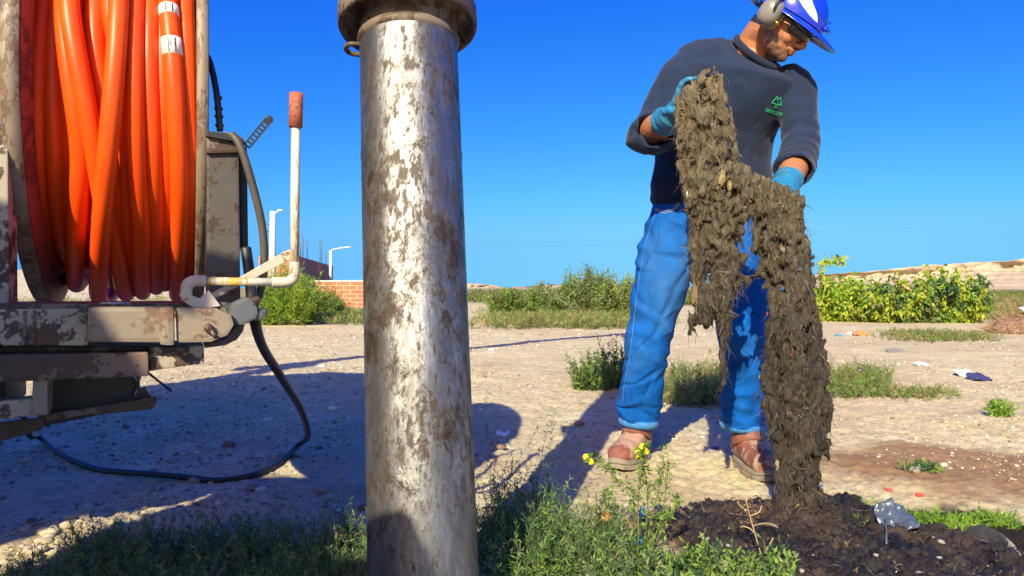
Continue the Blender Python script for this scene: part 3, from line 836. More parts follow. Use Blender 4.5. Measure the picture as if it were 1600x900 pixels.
# ---- post (motor column) with cap, fitting, slotted bar
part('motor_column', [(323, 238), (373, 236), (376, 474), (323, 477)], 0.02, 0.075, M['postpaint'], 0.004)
part('column_back', [(374, 232), (386, 228), (388, 386), (377, 390)], 0.06, 0.05, M['blackrub'], 0.003)
part('column_cap', [(322, 216), (334, 208), (352, 205), (380, 214), (384, 238), (322, 240)], 0.01, 0.10, M['rustdark'], 0.005)
part('cap_plate', [(322, 204), (352, 207), (382, 219), (383, 224), (322, 213)], 0.0, 0.09, M['blackrub'], 0.002)
# slotted strip: bar with a row of holes
a = on_plane(386, 228, 0.02); b = on_plane(420, 187, 0.02); d = (b - a).normalized(); s_ = NX; wv = d.cross(NX)
w = MB()
for e in (-1, 1): w.box((a + b) / 2 + wv * (e * 0.0058), ((b - a).length / 2, 0.0022, 0.0018), (d, NX, wv))
for k in range(9): w.box(a.lerp(b, (k + 0.0) / 8), (0.0016, 0.0021, 0.0056), (d, NX, wv))
w.ell(b, (0.0085, 0.002, 0.0085), (d, NX, wv)); w.build('slotted_strip', M['blackrub'], truck, False)
w = MB(); w.tube(catmull([on_plane(300, 70, 0.2), on_plane(322, 86, 0.1), on_plane(331, 108, 0.06), on_plane(339, 150, 0.04), on_plane(344, 205, 0.04)], 8), 0.0062, 10)
for py_ in (153, 170, 182, 196): c = on_plane(341.5 + (py_ - 170) * 0.06, py_, 0.04); w.ell(c, (0.0085, 0.0085, 0.006))
w.build('hydraulic_line', M['blackrub'], truck)
w = MB(); w.tube(catmull([on_plane(362, 210, 0.0), on_plane(375, 228, -0.01), on_plane(392, 280, -0.01), on_plane(408, 345, 0.0), on_plane(413, 400, 0.01), on_plane(408, 450, 0.02), on_plane(396, 480, 0.03)], 10), 0.0078, 12)
w.build('grey_tube', M['greyhose'], truck)
# ---- lever
lev = MB()
V0 = -0.10
lev.tube([on_plane(462, 190, V0), on_plane(461, 300, V0), on_plane(460.5, 424, V0)], 0.0082, 16)
lv = lev.build('crank_rod', M['leverw'], truck)
w = MB(); w.tube([on_plane(463, 146, V0), on_plane(462, 199, V0)], 0.0128, 20); w.build('grip', M['grip'], lv)
w = MB(); w.tube(catmull([on_plane(460.5, 410, V0), on_plane(460, 428, V0), on_plane(455, 438, V0), on_plane(444, 441, V0), on_plane(425, 441, V0)], 6), [0.0100] * 25, 14); w.build('elbow', M['leverb'], lv)
w = MB(); w.tube([on_plane(440, 441, V0), on_plane(380, 440.5, V0), on_plane(315, 439, V0)], 0.0078, 14); w.build('cross_rod', M['leverw'], lv)
w = MB(); w.tube(catmull([on_plane(322, 439, V0), on_plane(305, 439, V0), on_plane(294, 444, V0), on_plane(291, 456, V0)], 6), [0.0105] * 19, 14); w.build('elbow', M['leverb'], lv)
part('brace_bar', [(303, 474), (309, 481), (456, 404), (457, 389), (448, 391)], V0 + 0.012, 0.006, M['leverb'], 0.0015, lv)
part('pivot_plate', [(280, 461), (288, 446), (298, 449), (300, 462), (312, 466), (326, 453), (345, 478), (308, 485), (286, 471)], V0 - 0.012, 0.01, M['leverb'], 0.002, lv)
# ---- black cable from the truck down to the ground and back
P = [on_plane(384, 388, 0.02), on_plane(390, 430, 0.0), on_plane(398, 500, -0.04), W(412, 545, 1.62), W(440, 590, 1.85), W(470, 640, 2.25), W(481, 680, 2.6)]
for px_, py_ in [(468, 722), (435, 745), (392, 757), (340, 757), (300, 752), (230, 746), (150, 736), (95, 718), (62, 697)]:
    Yg = ground_Y(py_); Xg = (px_ - 800) / F * Yg; P.append(Vector((Xg, Yg, gh1(Xg, Yg) + 0.012)))
P[7].z += 0.03; P[-1].z += 0.02
P += [W(46, 680, 2.9), W(35, 640, 2.6)]
w = MB(); w.tube(catmull(P, 8), 0.0105, 12)
tag(w.build('black_cable', M['blackrub']), 'black rubber cable drooping from the truck and looping over the ground', 'cable')

# ---- truck body beyond the left edge and behind the camera
w = MB(); w.box((-2.95, -1.9, 0.80), (1.1, 3.9, 0.10)); w.build('chassis', M['rustdark'], truck, False)
w = MB(); w.tube([(-2.75, 1.25, 1.90), (-2.75, 0.0, 1.90)], 1.10, 40); w.build('tank', M['steelwhite'], truck)
w = MB(); w.box((-2.85, -4.9, 1.75), (1.15, 0.9, 0.95)); bevel(w.build('cab', M['steelwhite'], truck, False), 0.1, 3)
w = MB(); w.box((-0.915, -1.9, 0.895), (0.185, 1.45, 0.525)); bevel(w.build('shade_box', M['steelwhite'], truck, False), 0.02)  # added unseen box, shades the pipe foot and the weeds
w = MB(); w.box((-1.2175, -1.9, 0.975), (0.110, 1.45, 0.605)); bevel(w.build('shade_box', M['steelwhite'], truck, False), 0.02)  # added unseen box, kept low so sun passes over it to the bracket
w = MB(); w.box((-1.215, -0.47, 1.87), (0.112, 0.018, 0.10)); w.build('shade_panel', M['steelwhite'], truck, False)  # added unseen panel, keeps sun off the lower hose turns
w = MB(); w.box((-1.59, -1.9, 1.17), (0.261, 1.45, 0.80)); bevel(w.build('shade_box', M['steelwhite'], truck, False), 0.02)  # added unseen taller box, shades the left weeds and hoses
for (x, y) in ((-3.7, 0.2), (-2.2, 0.1), (-3.7, -1.1), (-2.2, -1.1), (-3.7, -4.6), (-2.2, -4.6)):
    w = MB(); w.lathe([(0.25, -0.13), (0.46, -0.13), (0.5, -0.10), (0.5, 0.10), (0.46, 0.13), (0.25, 0.13), (0.25, -0.13)], (x, y, 0.5), (1, 0, 0), 32); wh = w.build('wheel', M['tyre'], truck)
    w = MB(); w.lathe([(0.01, -0.06), (0.25, -0.12), (0.25, 0.12), (0.01, 0.06)], (x, y, 0.5), (1, 0, 0), 24); w.build('rim', M['steelwhite'], wh)
w = MB(); w.tube([(-4.0, 0.55, 3.6), (-2.0, 2.95, 3.6), (0.02, 5.4, 3.55)], 0.085, 12); w.build('boom', M['steelwhite'], truck)
w = MB(); w.tube([(-3.6, 0.95, 2.6), (-3.6, 0.95, 3.6)], 0.12, 12); w.build('boom_post', M['steelwhite'], truck)

# ================================================================== the worker
CAMO = Vector((0, 0, H))
person = thing('person', 'man in navy sweatshirt, jeans and blue hard hat holding up a mass of wet rags', 'person', (0.69, 2.8, 0))
def fabric(name, col, rough=0.9, var=0.15, weave=600, scale=8, wear=None):
    m, t, b = new_mat(name)
    f = tex_noise(t, scale, 6, 0.6)
    c = ramp(t, f, [(0.3, tuple(x * (1 - var) for x in col)), (0.7, tuple(x * (1 + var) for x in col))])
    if wear: 
        g = tex_noise(t, 2.6, 5, 0.6, stretch=(1, 1, 0.5)); c = mix(t, ramp(t, g, [(0.52, 0.0), (0.68, 0.40)]), c, wear)
    g = tex_noise(t, weave, 2, 0.5); c = mix(t, ramp(t, g, [(0.35, 0.25), (0.65, 0.0)]), c, tuple(x * 0.4 for x in col))
    t.links.new(c, b.inputs['Base Color']); b.inputs['Roughness'].default_value = rough
    b.inputs['Specular IOR Level'].default_value = 0.15
    b.inputs['Sheen Weight'].default_value = 0.0 if wear else 0.10; b.inputs['Sheen Roughness'].default_value = 0.5
    bump(t, b, g, 0.25, 0.001); bump(t, b, f, 0.15, 0.004)
    return m
M['navy'] = fabric('navy_fleece', (0.013, 0.024, 0.062), var=0.2)
M['rib'] = fabric('navy_ribbing', (0.011, 0.019, 0.048))
M['denim'] = fabric('blue_denim', (0.001, 0.080, 0.36), 0.85, 0.35, 300, 14, (0.06, 0.18, 0.36))
M['hem'] = fabric('faded_denim_hem', (0.05, 0.20, 0.50), 0.85, 0.3, 200, 60)
M['stitch'] = simple('pale_stitching', (0.40, 0.42, 0.42), 0.9, bmp=0)
M['gloveb'] = chipped('blue_rubber_glove', (0.004, 0.17, 0.36), (0.36, 0.46, 0.40), 0.33, 26, 0.5)
M['boot'] = chipped('dusty_brown_leather', (0.36, 0.22, 0.165), (0.17, 0.060, 0.040), 0.50, 8, 0.75, dirt=(0.3, 0.2, 0.15))
M['strap'] = chipped('red_brown_leather', (0.19, 0.065, 0.042), (0.26, 0.14, 0.10), 0.38, 12, 0.6)
M['sole'] = simple('dusty_rubber_sole', (0.24, 0.20, 0.155), 0.95, scale=40, bmp=0.5)
M['helmet'] = simple('glossy_blue_plastic', (0.006, 0.035, 0.56), 0.16, var=0.05, bmp=0)
M['whitep'] = simple('white_plastic', (0.8, 0.8, 0.8), 0.25, var=0.03, bmp=0)
M['muffg'] = simple('grey_plastic', (0.17, 0.165, 0.16), 0.3, var=0.08, scale=60, bmp=0.05)
M['muffpad'] = simple('tan_foam_pad', (0.45, 0.34, 0.20), 0.7)
M['brass'] = simple('brass', (0.75, 0.5, 0.12), 0.3, 1.0, bmp=0)
M['lens'] = simple('smoked_lens', (0.03, 0.03, 0.035), 0.06, var=0.0, bmp=0)
M['hair'] = simple('black_hair', (0.012, 0.009, 0.008), 0.7, scale=200, bmp=0.6)
M['logo'] = simple('green_embroidery', (0.015, 0.42, 0.17), 0.8, bmp=0)
def skin_mat(name, base, red, sp=0.0):
    m, t, b = new_mat(name)
    f = tex_noise(t, 16, 6, 0.6); g = tex_noise(t, 240, 4, 0.7)
    c = ramp(t, f, [(0.32, base), (0.7, red)])
    if sp: c = mix(t, ramp(t, tex_noise(t, 420, 2, 0.6), [(0.42, sp), (0.58, 0.25 * sp)]), c, (0.05, 0.04, 0.035))
    else: c = mix(t, ramp(t, g, [(0.40, 0.25), (0.6, 0.0)]), c, tuple(x * 0.6 for x in base))
    t.links.new(c, b.inputs['Base Color']); b.inputs['Roughness'].default_value = 0.5
    b.inputs['Subsurface Weight'].default_value = 0.08; b.inputs['Subsurface Radius'].default_value = (0.01, 0.004, 0.002)
    b.inputs['Subsurface Scale'].default_value = 0.5
    bump(t, b, g, 0.2, 0.0008)
    return m
M['skin'] = skin_mat('tanned_skin', (0.36, 0.150, 0.070), (0.42, 0.175, 0.085))
M['stubble'] = skin_mat('stubbled_skin', (0.22, 0.10, 0.055), (0.27, 0.125, 0.07), 0.85)
M['lips'] = skin_mat('lips', (0.33, 0.10, 0.065), (0.38, 0.12, 0.075))

def sec(cx, cy, Y, hw, tilt, dep, p=2.0, yaw=0.0):
    c = W(cx, cy, Y); ax = W(cx + hw, cy + tilt, Y) - c
    ax = ax + Vector((0, yaw * ax.length, 0))
    n = Vector((ax.z, 0, -ax.x)).normalized() if ax.length else UP
    ay = Vector((-yaw * dep, dep, 0))
    return (c, ax, ay, p)

def tsec(cx, cy, Y, hw, tilt, dep, drop):
    c, ax, ay, p = sec(cx, cy, Y, hw, tilt, dep); return (c, ax, ay + Vector((0, 0, drop)), p)
# ---- sweatshirt (torso and sleeves one surface)
w = MB()
w.loft([sec(1112, 318, 2.84, 86, -4, .135), sec(1112, 306, 2.84, 92, -4, .142), sec(1111, 285, 2.83, 94, -3, .150), sec(1112, 255, 2.81, 92, 0, .150),
        sec(1118, 220, 2.78, 92, 4, .150), sec(1128, 185, 2.74, 96, 8, .150), sec(1140, 150, 2.70, 100, 16, .145), sec(1150, 125, 2.67, 100, 22, .132, 2.2),
        tsec(1158, 104, 2.66, 94, 31, .105, .02), tsec(1166, 93, 2.66, 76, 31, .085, .035), tsec(1174, 85, 2.66, 50, 23, .068, .04), tsec(1180, 82, 2.66, 30, 14, .05, .04)], 40)
def sleeve(w, P, rad, back=0.03):
    P = [Vector(p) for p in P]
    Ps = catmull(P, 8); m = len(Ps)
    R_ = np.interp(np.linspace(0, 1, m), np.linspace(0, 1, len(rad)), rad)
    T = [(Ps[min(i + 1, m - 1)] - Ps[max(i - 1, 0)]).normalized() for i in range(m)]
    nrm = T[0].orthogonal().normalized(); secs = []
    for i in range(m):
        if i: nrm = (T[i - 1].rotation_difference(T[i]) @ nrm).normalized()
        b_ = T[i].cross(nrm); secs.append((Ps[i], nrm * R_[i], b_ * R_[i]))
    c, a1, a2 = secs[0]; secs = [(c - T[0] * 0.035, a1 * 0.25, a2 * 0.25), (c - T[0] * 0.026, a1 * 0.65, a2 * 0.65), (c - T[0] * 0.012, a1 * 0.9, a2 * 0.9)] + secs
    c, a1, a2 = secs[-1]
    secs.append((c + T[-1] * 0.004, a1 * 0.96, a2 * 0.96)); secs.append((c + T[-1] * 0.001, a1 * 0.86, a2 * 0.86)); secs.append((c - T[-1] * back, a1 * 0.78, a2 * 0.78))
    w.loft(secs, 28)
    return Ps, T
SA = [W(1092, 108, 2.66), W(1062, 128, 2.65), W(1042, 160, 2.64), W(1024, 196, 2.63), W(1016, 214, 2.56), W(1021, 203, 2.49)]
SB = [W(1218, 126, 2.67), W(1236, 146, 2.66), W(1247, 185, 2.63), W(1248, 222, 2.60), W(1246, 246, 2.55), W(1241, 267, 2.46)]
sleeve(w, SA, [0.080, 0.088, 0.082, 0.078, 0.080, 0.070], 0.05)
sleeve(w, SB, [0.084, 0.086, 0.073, 0.070, 0.070, 0.064], 0.04)
elA = SA[3]; elB = SB[4]
def shirt_disp(V, N):
    P = np.asarray(V, float)
    d = 0.0030 * fbm(P * 7, 3, 31)
    wv = fbm(P * 3.0, 2, 35)
    # soft diagonal drag folds on the torso
    q = np.stack([P[:, 0] * 2.5 + P[:, 2] * 1.5, P[:, 1] * 3, P[:, 2] * 9 - P[:, 0] * 6 + wv * 1.2], 1)
    r = 1 - np.abs(vn(q, 41)); low = np.clip((1.42 - P[:, 2]) / 0.25, 0, 1)
    d += (r - 0.6) * 0.030 * (0.35 + 0.65 * low)
    # ringed folds on the sleeves, tight near the pushed up cuffs
    for (a, b, ph) in ((np.array(SA[1]), np.array(SA[5]), 0.0), (np.array(SB[1]), np.array(SB[5]), 2.0)):
        ax = (b - a); Ln = np.linalg.norm(ax); ax /= Ln
        s = (P - a) @ ax; rad = np.linalg.norm(P - a - s[:, None] * ax, axis=1)
        inside = np.clip((0.125 - rad) / 0.03, 0, 1) * np.clip((s + 0.02) / 0.06, 0, 1)
        fold = np.sin(s * (115 + 10 * wv) + 3.2 * vn(P * 11, 51) + ph)
        fold = np.sign(fold) * np.abs(fold) ** 0.8
        amp = (0.0015 + 0.011 * np.clip(s / Ln - 0.30, 0, 1)) * (0.55 + 0.75 * vn(P * 7, 53))
        d += inside * fold * amp
    q2 = np.stack([P[:, 0] * 8 + P[:, 2] * 5, P[:, 1] * 8, P[:, 2] * 16 - P[:, 0] * 8 + wv * 1.5], 1)
    d += 0.013 * (0.30 - np.minimum(np.abs(vn(q2, 43)), 0.5)) * np.clip(0.45 + 0.9 * vn(P * 3.3, 44), 0, 1)
    for k_, (sx, sz, o_) in enumerate(((5.0, 9.0, -7.0), (6.0, 6.0, 8.0))):
        q3 = np.stack([P[:, 0] * sx, P[:, 1] * 5, P[:, 2] * sz + P[:, 0] * o_ + wv], 1)
        d -= 0.0085 * np.exp(-(vn(q3, 47 + k_) / 0.085) ** 2) * np.clip(0.3 + 1.2 * vn(P * 2.7, 49 + k_), 0, 1)
    # bunching at the hem
    d += 0.003 * np.sin(P[:, 0] * 90 + 4 * vn(P * 9, 61)) * np.clip((1.09 - P[:, 2]) / 0.05, 0, 1)
    return d.astype(np.float32)
shirt_me = remesh(w, 0.0055, 4, shirt_disp)
shirt = link_mesh('sweatshirt', shirt_me, M['navy'], person)
# ribbed collar and hem band
def ring_pts(c, ax, ay, n=48): return [c + ax * math.cos(2 * PI * k / n) + ay * math.sin(2 * PI * k / n) for k in range(n)]
cc = W(1181, 82, 2.62)
cax = (W(1211, 97, 2.615) - W(1151, 57, 2.615)) * 0.5
w = MB(); P = ring_pts(cc, cax * 1.0, Vector((0.01, 0.062, 0.046)), 48)
w.tube(P, 0.0125, 12, closed=True); w.build('collar', M['rib'], shirt)
w = MB(); hb = sec(1112, 307, 2.84, 93, -4, .146); 
w.loft([(hb[0] + UP * dz, hb[1] * k, hb[2] * k) for dz, k in ((-0.030, .955), (-0.028, .985), (0.0, 1.0), (0.020, 1.008), (0.026, .99))], 64, False)
w.build('waistband', M['rib'], shirt)

# ---- jeans
w = MB()
w.loft([sec(1112, 298, 2.84, 84, -3, .125), sec(1111, 320, 2.84, 92, -3, .135), sec(1110, 350, 2.84, 98, 0, .145), sec(1108, 380, 2.84, 100, 0, .14), sec(1106, 410, 2.84, 96, 0, .12), sec(1106, 425, 2.84, 80, 0, .09)], 40)
w.loft([sec(1062, 330, 2.84, 44, 0, .11), sec(1050, 370, 2.84, 49, 0, .115), sec(1040, 410, 2.83, 47, 0, .115), sec(1033, 450, 2.82, 42, 0, .108), sec(1025, 490, 2.81, 38.5, 0, .100),
        sec(1014, 530, 2.81, 34, 0, .092), sec(1008, 570, 2.82, 33.5, 0, .088), sec(1003, 605, 2.84, 34, 0, .086), sec(1000, 628, 2.86, 35, 0, .086), sec(999, 640, 2.87, 34, 0, .084), sec(998, 652, 2.875, 29.5, 0, .074), sec(997, 661, 2.875, 28.5, 2, .072)], 32)
w.loft([sec(1152, 330, 2.82, 44, 0, .11), sec(1158, 370, 2.80, 49, 0, .115), sec(1160, 410, 2.77, 48, 0, .115), sec(1162, 450, 2.74, 44, 0, .106), sec(1162, 490, 2.71, 41, 0, .098),
        sec(1162, 530, 2.70, 38, 0, .092), sec(1161, 570, 2.71, 33, 0, .088), sec(1160, 605, 2.72, 33, 0, .086), sec(1160, 635, 2.74, 33.5, 0, .086), sec(1160, 655, 2.75, 33, 0, .082), sec(1160, 667, 2.755, 32.5, 0, .078)], 32)
def jean_disp(V, N):
    P = np.asarray(V, float); z = P[:, 2]
    wv = fbm(P * 4, 2, 71)
    d = 0.0028 * fbm(P * 8, 3, 72)
    # ankle stack
    a = np.clip((0.44 - z) / 0.20, 0, 1) * np.clip((z - 0.15) / 0.02, 0, 1)
    d += a * 0.0125 * (0.6 + 0.6 * vn(P * 5, 76)) * (1 - 1.7 * np.abs(np.sin(z * 44 + P[:, 0] * 16 * np.sign(vn(P * 2.1, 74)) + 3.0 * wv + 2.6 * vn(P * 9, 75))))
    # knee / thigh creases, slanting
    k = np.exp(-((z - 0.58) / 0.15) ** 2)
    q = np.stack([P[:, 0] * 3, P[:, 1] * 4, z * 11 + P[:, 0] * 7 + wv], 1)
    d += (0.35 + 0.65 * k) * 0.015 * (0.62 - np.abs(vn(q, 77)) * 1.2)
    q2 = np.stack([P[:, 0] * 9 + wv, P[:, 1] * 9, z * 17 - P[:, 0] * 9], 1)
    d += 0.0065 * (0.30 - np.minimum(np.abs(vn(q2, 78)), 0.45)) * (vn(P * 4, 80) > -0.25)
    for k_, (sx, sz, o_) in enumerate(((5.0, 10.0, -9.0), (5.0, 9.0, 9.0))):
        q3 = np.stack([P[:, 0] * sx, P[:, 1] * 5, z * sz + P[:, 0] * o_ + wv], 1)
        d -= 0.0080 * np.exp(-(vn(q3, 87 + k_) / 0.085) ** 2) * np.clip(0.3 + 1.2 * vn(P * 2.9, 89 + k_), 0, 1)
    u = np.exp(-((z - 0.88) / 0.07) ** 2)
    d += u * 0.008 * (1 - 2 * np.abs(np.sin(z * 38 + 9 * P[:, 0] + 2 * wv))) * (vn(P * 6, 79) > -0.1)
    return d.astype(np.float32)
jeans = link_mesh('jeans', remesh(w, 0.0058, 3, jean_disp), M['denim'], person)
for c_, Yc, hw, dep, yb in ((997.5, 2.875, 29.5, .075, 660), (1160, 2.755, 33.5, .080, 666)):
    s0 = sec(c_, yb, Yc, hw, 2, dep); w = MB()
    w.loft([(s0[0] + UP * dz, s0[1] * k, s0[2] * k) for dz, k in ((-0.014, .97), (-0.016, 1.0), (0.0, 1.03), (0.012, 1.04), (0.014, 1.01))], 48, False)
    w.build('cuff_hem', M['hem'], jeans)
jb = BVHTree.FromObject(jeans, bpy.context.evaluated_depsgraph_get())
sb = BVHTree.FromObject(shirt, bpy.context.evaluated_depsgraph_get())
def hit(bvh, px, py, off=0.002):
    d = Vector(((px - 800) / F, 1.0, -(py - 450) / F)).normalized()
    h = bvh.ray_cast(CAMO, d)
    return None if h[0] is None else h[0] + (h[1] if h[1].dot(d) < 0 else -h[1]) * off
def stitched(name, bvh, pts, r, mat, parent, sub=6, off=0.0015):
    P = [hit(bvh, p.x, p.y, off) for p in catmull([Vector((x, y, 0)) for x, y in pts], sub)]
    P = [p for p in P if p is not None]
    if len(P) < 2: return None
    w = MB(); w.tube(P, r, 5); return w.build(name, mat, parent)
for dx in (0, 3): stitched('pocket_seam', jb, [(1024, 326 + dx), (1038, 330 + dx), (1052, 326 + dx), (1062, 316 + dx)], 0.0010, M['stitch'], jeans)
stitched('belt_loop', jb, [(1038, 308), (1036, 324)], 0.0035, M['denim'], jeans)
stitched('outer_seam', jb, [(1026, 330), (1012, 370), (1003, 410), (996, 460), (990, 510), (984, 560), (976, 600), (973, 630)], 0.0014, M['hem'], jeans)

# ---- embroidered logo on the chest
def mapl(u, v):   # local logo coordinates (photo pixels, rotated as the cloth hangs)
    a = math.radians(17); return (1214 + u * math.cos(a) - v * math.sin(a), 160 + u * math.sin(a) + v * math.cos(a))
lg = None
def lstroke(pts, r=0.0011, closed=True):
    P = []
    pts = pts + ([pts[0]] if closed else [])
    for (a, b) in zip(pts[:-1], pts[1:]):
        for k in range(5):
            t_ = k / 5; P.append(mapl(a[0] + (b[0] - a[0]) * t_, a[1] + (b[1] - a[1]) * t_))
    P.append(mapl(*pts[-1])); Q_ = [hit(sb, x, y, 0.0018) for x, y in P]; Q_ = [q for q in Q_ if q is not None]
    w = MB(); w.tube(Q_, r, 6); return w
l1 = MB()
for pts, cl in (([(-8, 3), (-2.5, -9), (3, 3)], True), ([(-1.5, -3), (3, -9), (8.5, 3), (1.5, 3)], False), ([(-1.6, 3), (-1.6, 8.5)], False), ([(1.4, 3), (1.4, 8.5)], False), ([(-1.6, 8.5), (1.4, 8.5)], False)):
    q = lstroke(pts, 0.0012, cl); l1.add(q.V, q.F)
tag(l1.build('tree_emblem', M['logo'], shirt), kind='stuff')
fc = bpy.data.curves.new('word', 'FONT'); fc.body = 'SERVICOOP'; fc.size = 1.0; fc.extrude = 0.0; fc.align_x = 'CENTER'; fc.offset = 0.015
fo = bpy.data.objects.new('word', fc); COL.objects.link(fo)
fm = bpy.data.meshes.new_from_object(fo.evaluated_get(bpy.context.evaluated_depsgraph_get())); bpy.data.objects.remove(fo)
xs = [v.co.x for v in fm.vertices]; wdt = max(xs) - min(xs)
for v in fm.vertices:
    u = v.co.x / wdt * 29; vv = 18.5 - v.co.y / 0.7 * 5.6
    h = hit(sb, *mapl(u, vv), 0.003); 
    v.co = h if h is not None else v.co
fm.update(); tag(link_mesh('chest_lettering', fm, M['logo'], shirt, False), kind='stuff')

# ---- boots
def boot(A, d):
    A = Vector(A); d = Vector((d[0], d[1], 0)).normalized(); s_ = Vector((-d.y, d.x, 0))
    prof = [(-0.078, .026, .030, .070), (-0.066, .037, .046, .078), (-0.04, .043, .062, .092), (0.0, .045, .066, .098), (0.04, .046, .056, .088), (0.08, .049, .046, .076),
            (0.12, .053, .040, .068), (0.16, .054, .038, .064), (0.195, .048, .035, .060), (0.218, .037, .028, .054), (0.230, .020, .016, .046)]
    w = MB(); w.loft([(A + d * s + UP * (zc), s_ * wd, UP * hh, 2.3) for s, wd, hh, zc in prof], 28)
    w.loft([(A + UP * z + d * k, s_ * a, d * b_) for z, a, b_, k in ((.07, .044, .055, 0), (.11, .044, .052, 0), (.14, .047, .054, -.002), (.175, .05, .056, -.004), (.19, .05, .056, -.004))], 24)
    def bd(V, N):
        P = np.asarray(V, float); return (0.0016 * fbm(P * 26, 3, 81) + 0.0022 * (0.4 - np.abs(vn(P * np.array([30, 30, 60]), 83))) * (P[:, 2] > 0.06)).astype(np.float32)
    bo = link_mesh('boot', remesh(w, 0.0048, 3, bd), M['boot'], person)
    # lugged sole
    w = MB(); out = []
    for k in range(40):
        t_ = 2 * PI * k / 40; s = 0.076 + 0.162 * math.cos(t_); wd = (0.050 + 0.008 * math.cos(t_ - 0.2)) * math.copysign(abs(math.sin(t_)) ** 0.75, math.sin(t_))
        if 0.0 < s < 0.06: wd *= 0.93
        out.append((s, wd))
    lev = [(0.001, .94), (0.004, 1.0), (0.016, 1.02), (0.020, .97), (0.024, 1.03), (0.038, 1.02), (0.041, .96)]
    V = []; 
    for z, k in lev:
        for i, (s, wd) in enumerate(out):
            kk = k * (1 + (0.045 if (i // 2) % 2 and z < 0.018 else 0)); rise = 0.012 * max(0, (s - 0.15) / 0.08) ** 2
            V.append(A + d * (0.076 + (s - 0.076) * kk) + s_ * (wd * kk) + UP * (z + rise))
    n_ = 40; Fc = [(r * n_ + i, r * n_ + (i + 1) % n_, (r + 1) * n_ + (i + 1) % n_, (r + 1) * n_ + i) for r in range(len(lev) - 1) for i in range(n_)]
    Fc += [tuple(range(n_ - 1, -1, -1)), tuple((len(lev) - 1) * n_ + i for i in range(n_))]
    w.add(V, Fc); w.build('sole', M['sole'], bo, False)
    # straps: bands over the instep
    for (s0, z0, tilt, hw_) in ((0.035, 0.112, -0.5, 0.019), (0.012, 0.152, -0.15, 0.017)):
        w = MB(); c0 = A + d * (0.014 if s0 > 0.02 else 0.0) + UP * z0; nrm = (UP + d * tilt).normalized(); fx = s_; fy = nrm.cross(fx)
        if fy.dot(d) < 0: fy = -fy
        rx, ry = (0.0555, 0.068) if s0 > 0.02 else (0.054, 0.0615)
        secs = []
        for dz, k in ((-hw_, .96), (-hw_ + 0.002, 1.03), (hw_ - 0.002, 1.03), (hw_, .96)): secs.append((c0 + nrm * dz, fx * rx * k, fy * ry * k))
        w.loft(secs, 36, False); w.build('strap', M['strap'], bo)
    w = MB(); c0 = A + d * 0.061 + UP * 0.152 + s_ * 0.012
    w.box(c0, (0.004, 0.013, 0.006), (d, s_, UP)); w.build('strap_tag', M['hem'], bo, False)
    # collar padding
    w = MB(); w.tube(ring_pts(A + UP * 0.186 - d * 0.004, s_ * 0.050, d * 0.056, 28), 0.009, 10, closed=True); w.build('boot_collar', M['strap'], bo)
    return bo
boot((0.498, 2.885, 0.0), (-0.50, -0.86))
boot((0.880, 2.745, 0.0), (0.07, -1))

# ---- forearms (skin) and neck, head: one continuous body surface hidden under clothes where clothed
hf = Vector((0.655, -0.44, -0.615)).normalized()
hu = Vector((0.47, -0.30, 0.83)); hu = (hu - hf * hu.dot(hf)).normalized(); hr = hf.cross(hu)
HO = Vector((0.944, 2.555, 1.607))
def HL(x, y, z): return HO + hr * x + hf * y + hu * z
HR = (hr, hf, hu)
w = MB()
def he(c, r, n=18): w.ell(HL(*c), r, HR, n, 12)
he((0, -0.012, 0.040), (0.077, 0.098, 0.085), 28)
he((0, 0.030, -0.010), (0.066, 0.066, 0.070), 24)
he((0, 0.034, -0.050), (0.054, 0.056, 0.055), 24)
he((0, 0.066, -0.092), (0.026, 0.026, 0.021))
he((0, 0.050, -0.088), (0.042, 0.034, 0.024))
for s in (-1, 1):
    he((s * 0.033, 0.026, -0.066), (0.023, 0.042, 0.034)); he((s * 0.036, 0.060, -0.030), (0.026, 0.026, 0.028))
    he((s * 0.030, 0.082, 0.024), (0.026, 0.013, 0.010)); he((s * 0.015, 0.100, -0.040), (0.0095, 0.012, 0.0085))
    he((s * 0.028, 0.080, 0.006), (0.015, 0.011, 0.010)); he((s * 0.080, 0.0, -0.005), (0.010, 0.020, 0.030))
w.loft([(HL(0, 0.086, 0.020), hr * 0.010, hf * 0.010), (HL(0, 0.098, 0.0), hr * 0.011, hf * 0.012), (HL(0, 0.110, -0.022), hr * 0.013, hf * 0.013), (HL(0, 0.115, -0.034), hr * 0.014, hf * 0.013), (HL(0, 0.108, -0.043), hr * 0.012, hf * 0.010)], 16)
he((0, 0.087, -0.060), (0.026, 0.014, 0.012)); he((0, 0.096, -0.0600), (0.022, 0.009, 0.0052)); he((0, 0.094, -0.0715), (0.019, 0.009, 0.0058)); 
# neck and upper trunk
w.loft([(W(1176, 95, 2.68), W(1212, 108, 2.68) - W(1176, 95, 2.68), Vector((0, .08, 0))), (W(1180, 74, 2.65), W(1207, 88, 2.65) - W(1180, 74, 2.65), Vector((0, .064, .01))),
        (W(1190, 58, 2.61), (W(1214, 74, 2.61) - W(1190, 58, 2.61)) * 1.0, Vector((0, .060, .02))), (W(1203, 40, 2.58), (W(1226, 58, 2.58) - W(1203, 40, 2.58)) * 1.0, Vector((0, .058, .02))), (HL(0, -0.022, -0.02), hr * 0.056, hf * 0.058)], 28)
w.loft([sec(1140, 150, 2.70, 80, 16, .11), sec(1158, 105, 2.66, 62, 20, .08), sec(1176, 88, 2.67, 34, 10, .07)], 24)
def arm(a, b, c, ra, rb, rc): w.tube(catmull([a, b, c], 8), np.interp(np.linspace(0, 1, 17), [0, .5, 1], [ra, rb, rc]), 20)
EA = W(1015, 206, 2.60); WA = W(1044, 187, 2.40)
arm(EA, EA.lerp(WA, .45) + Vector((0, 0, -0.004)), WA, .054, .051, .034)
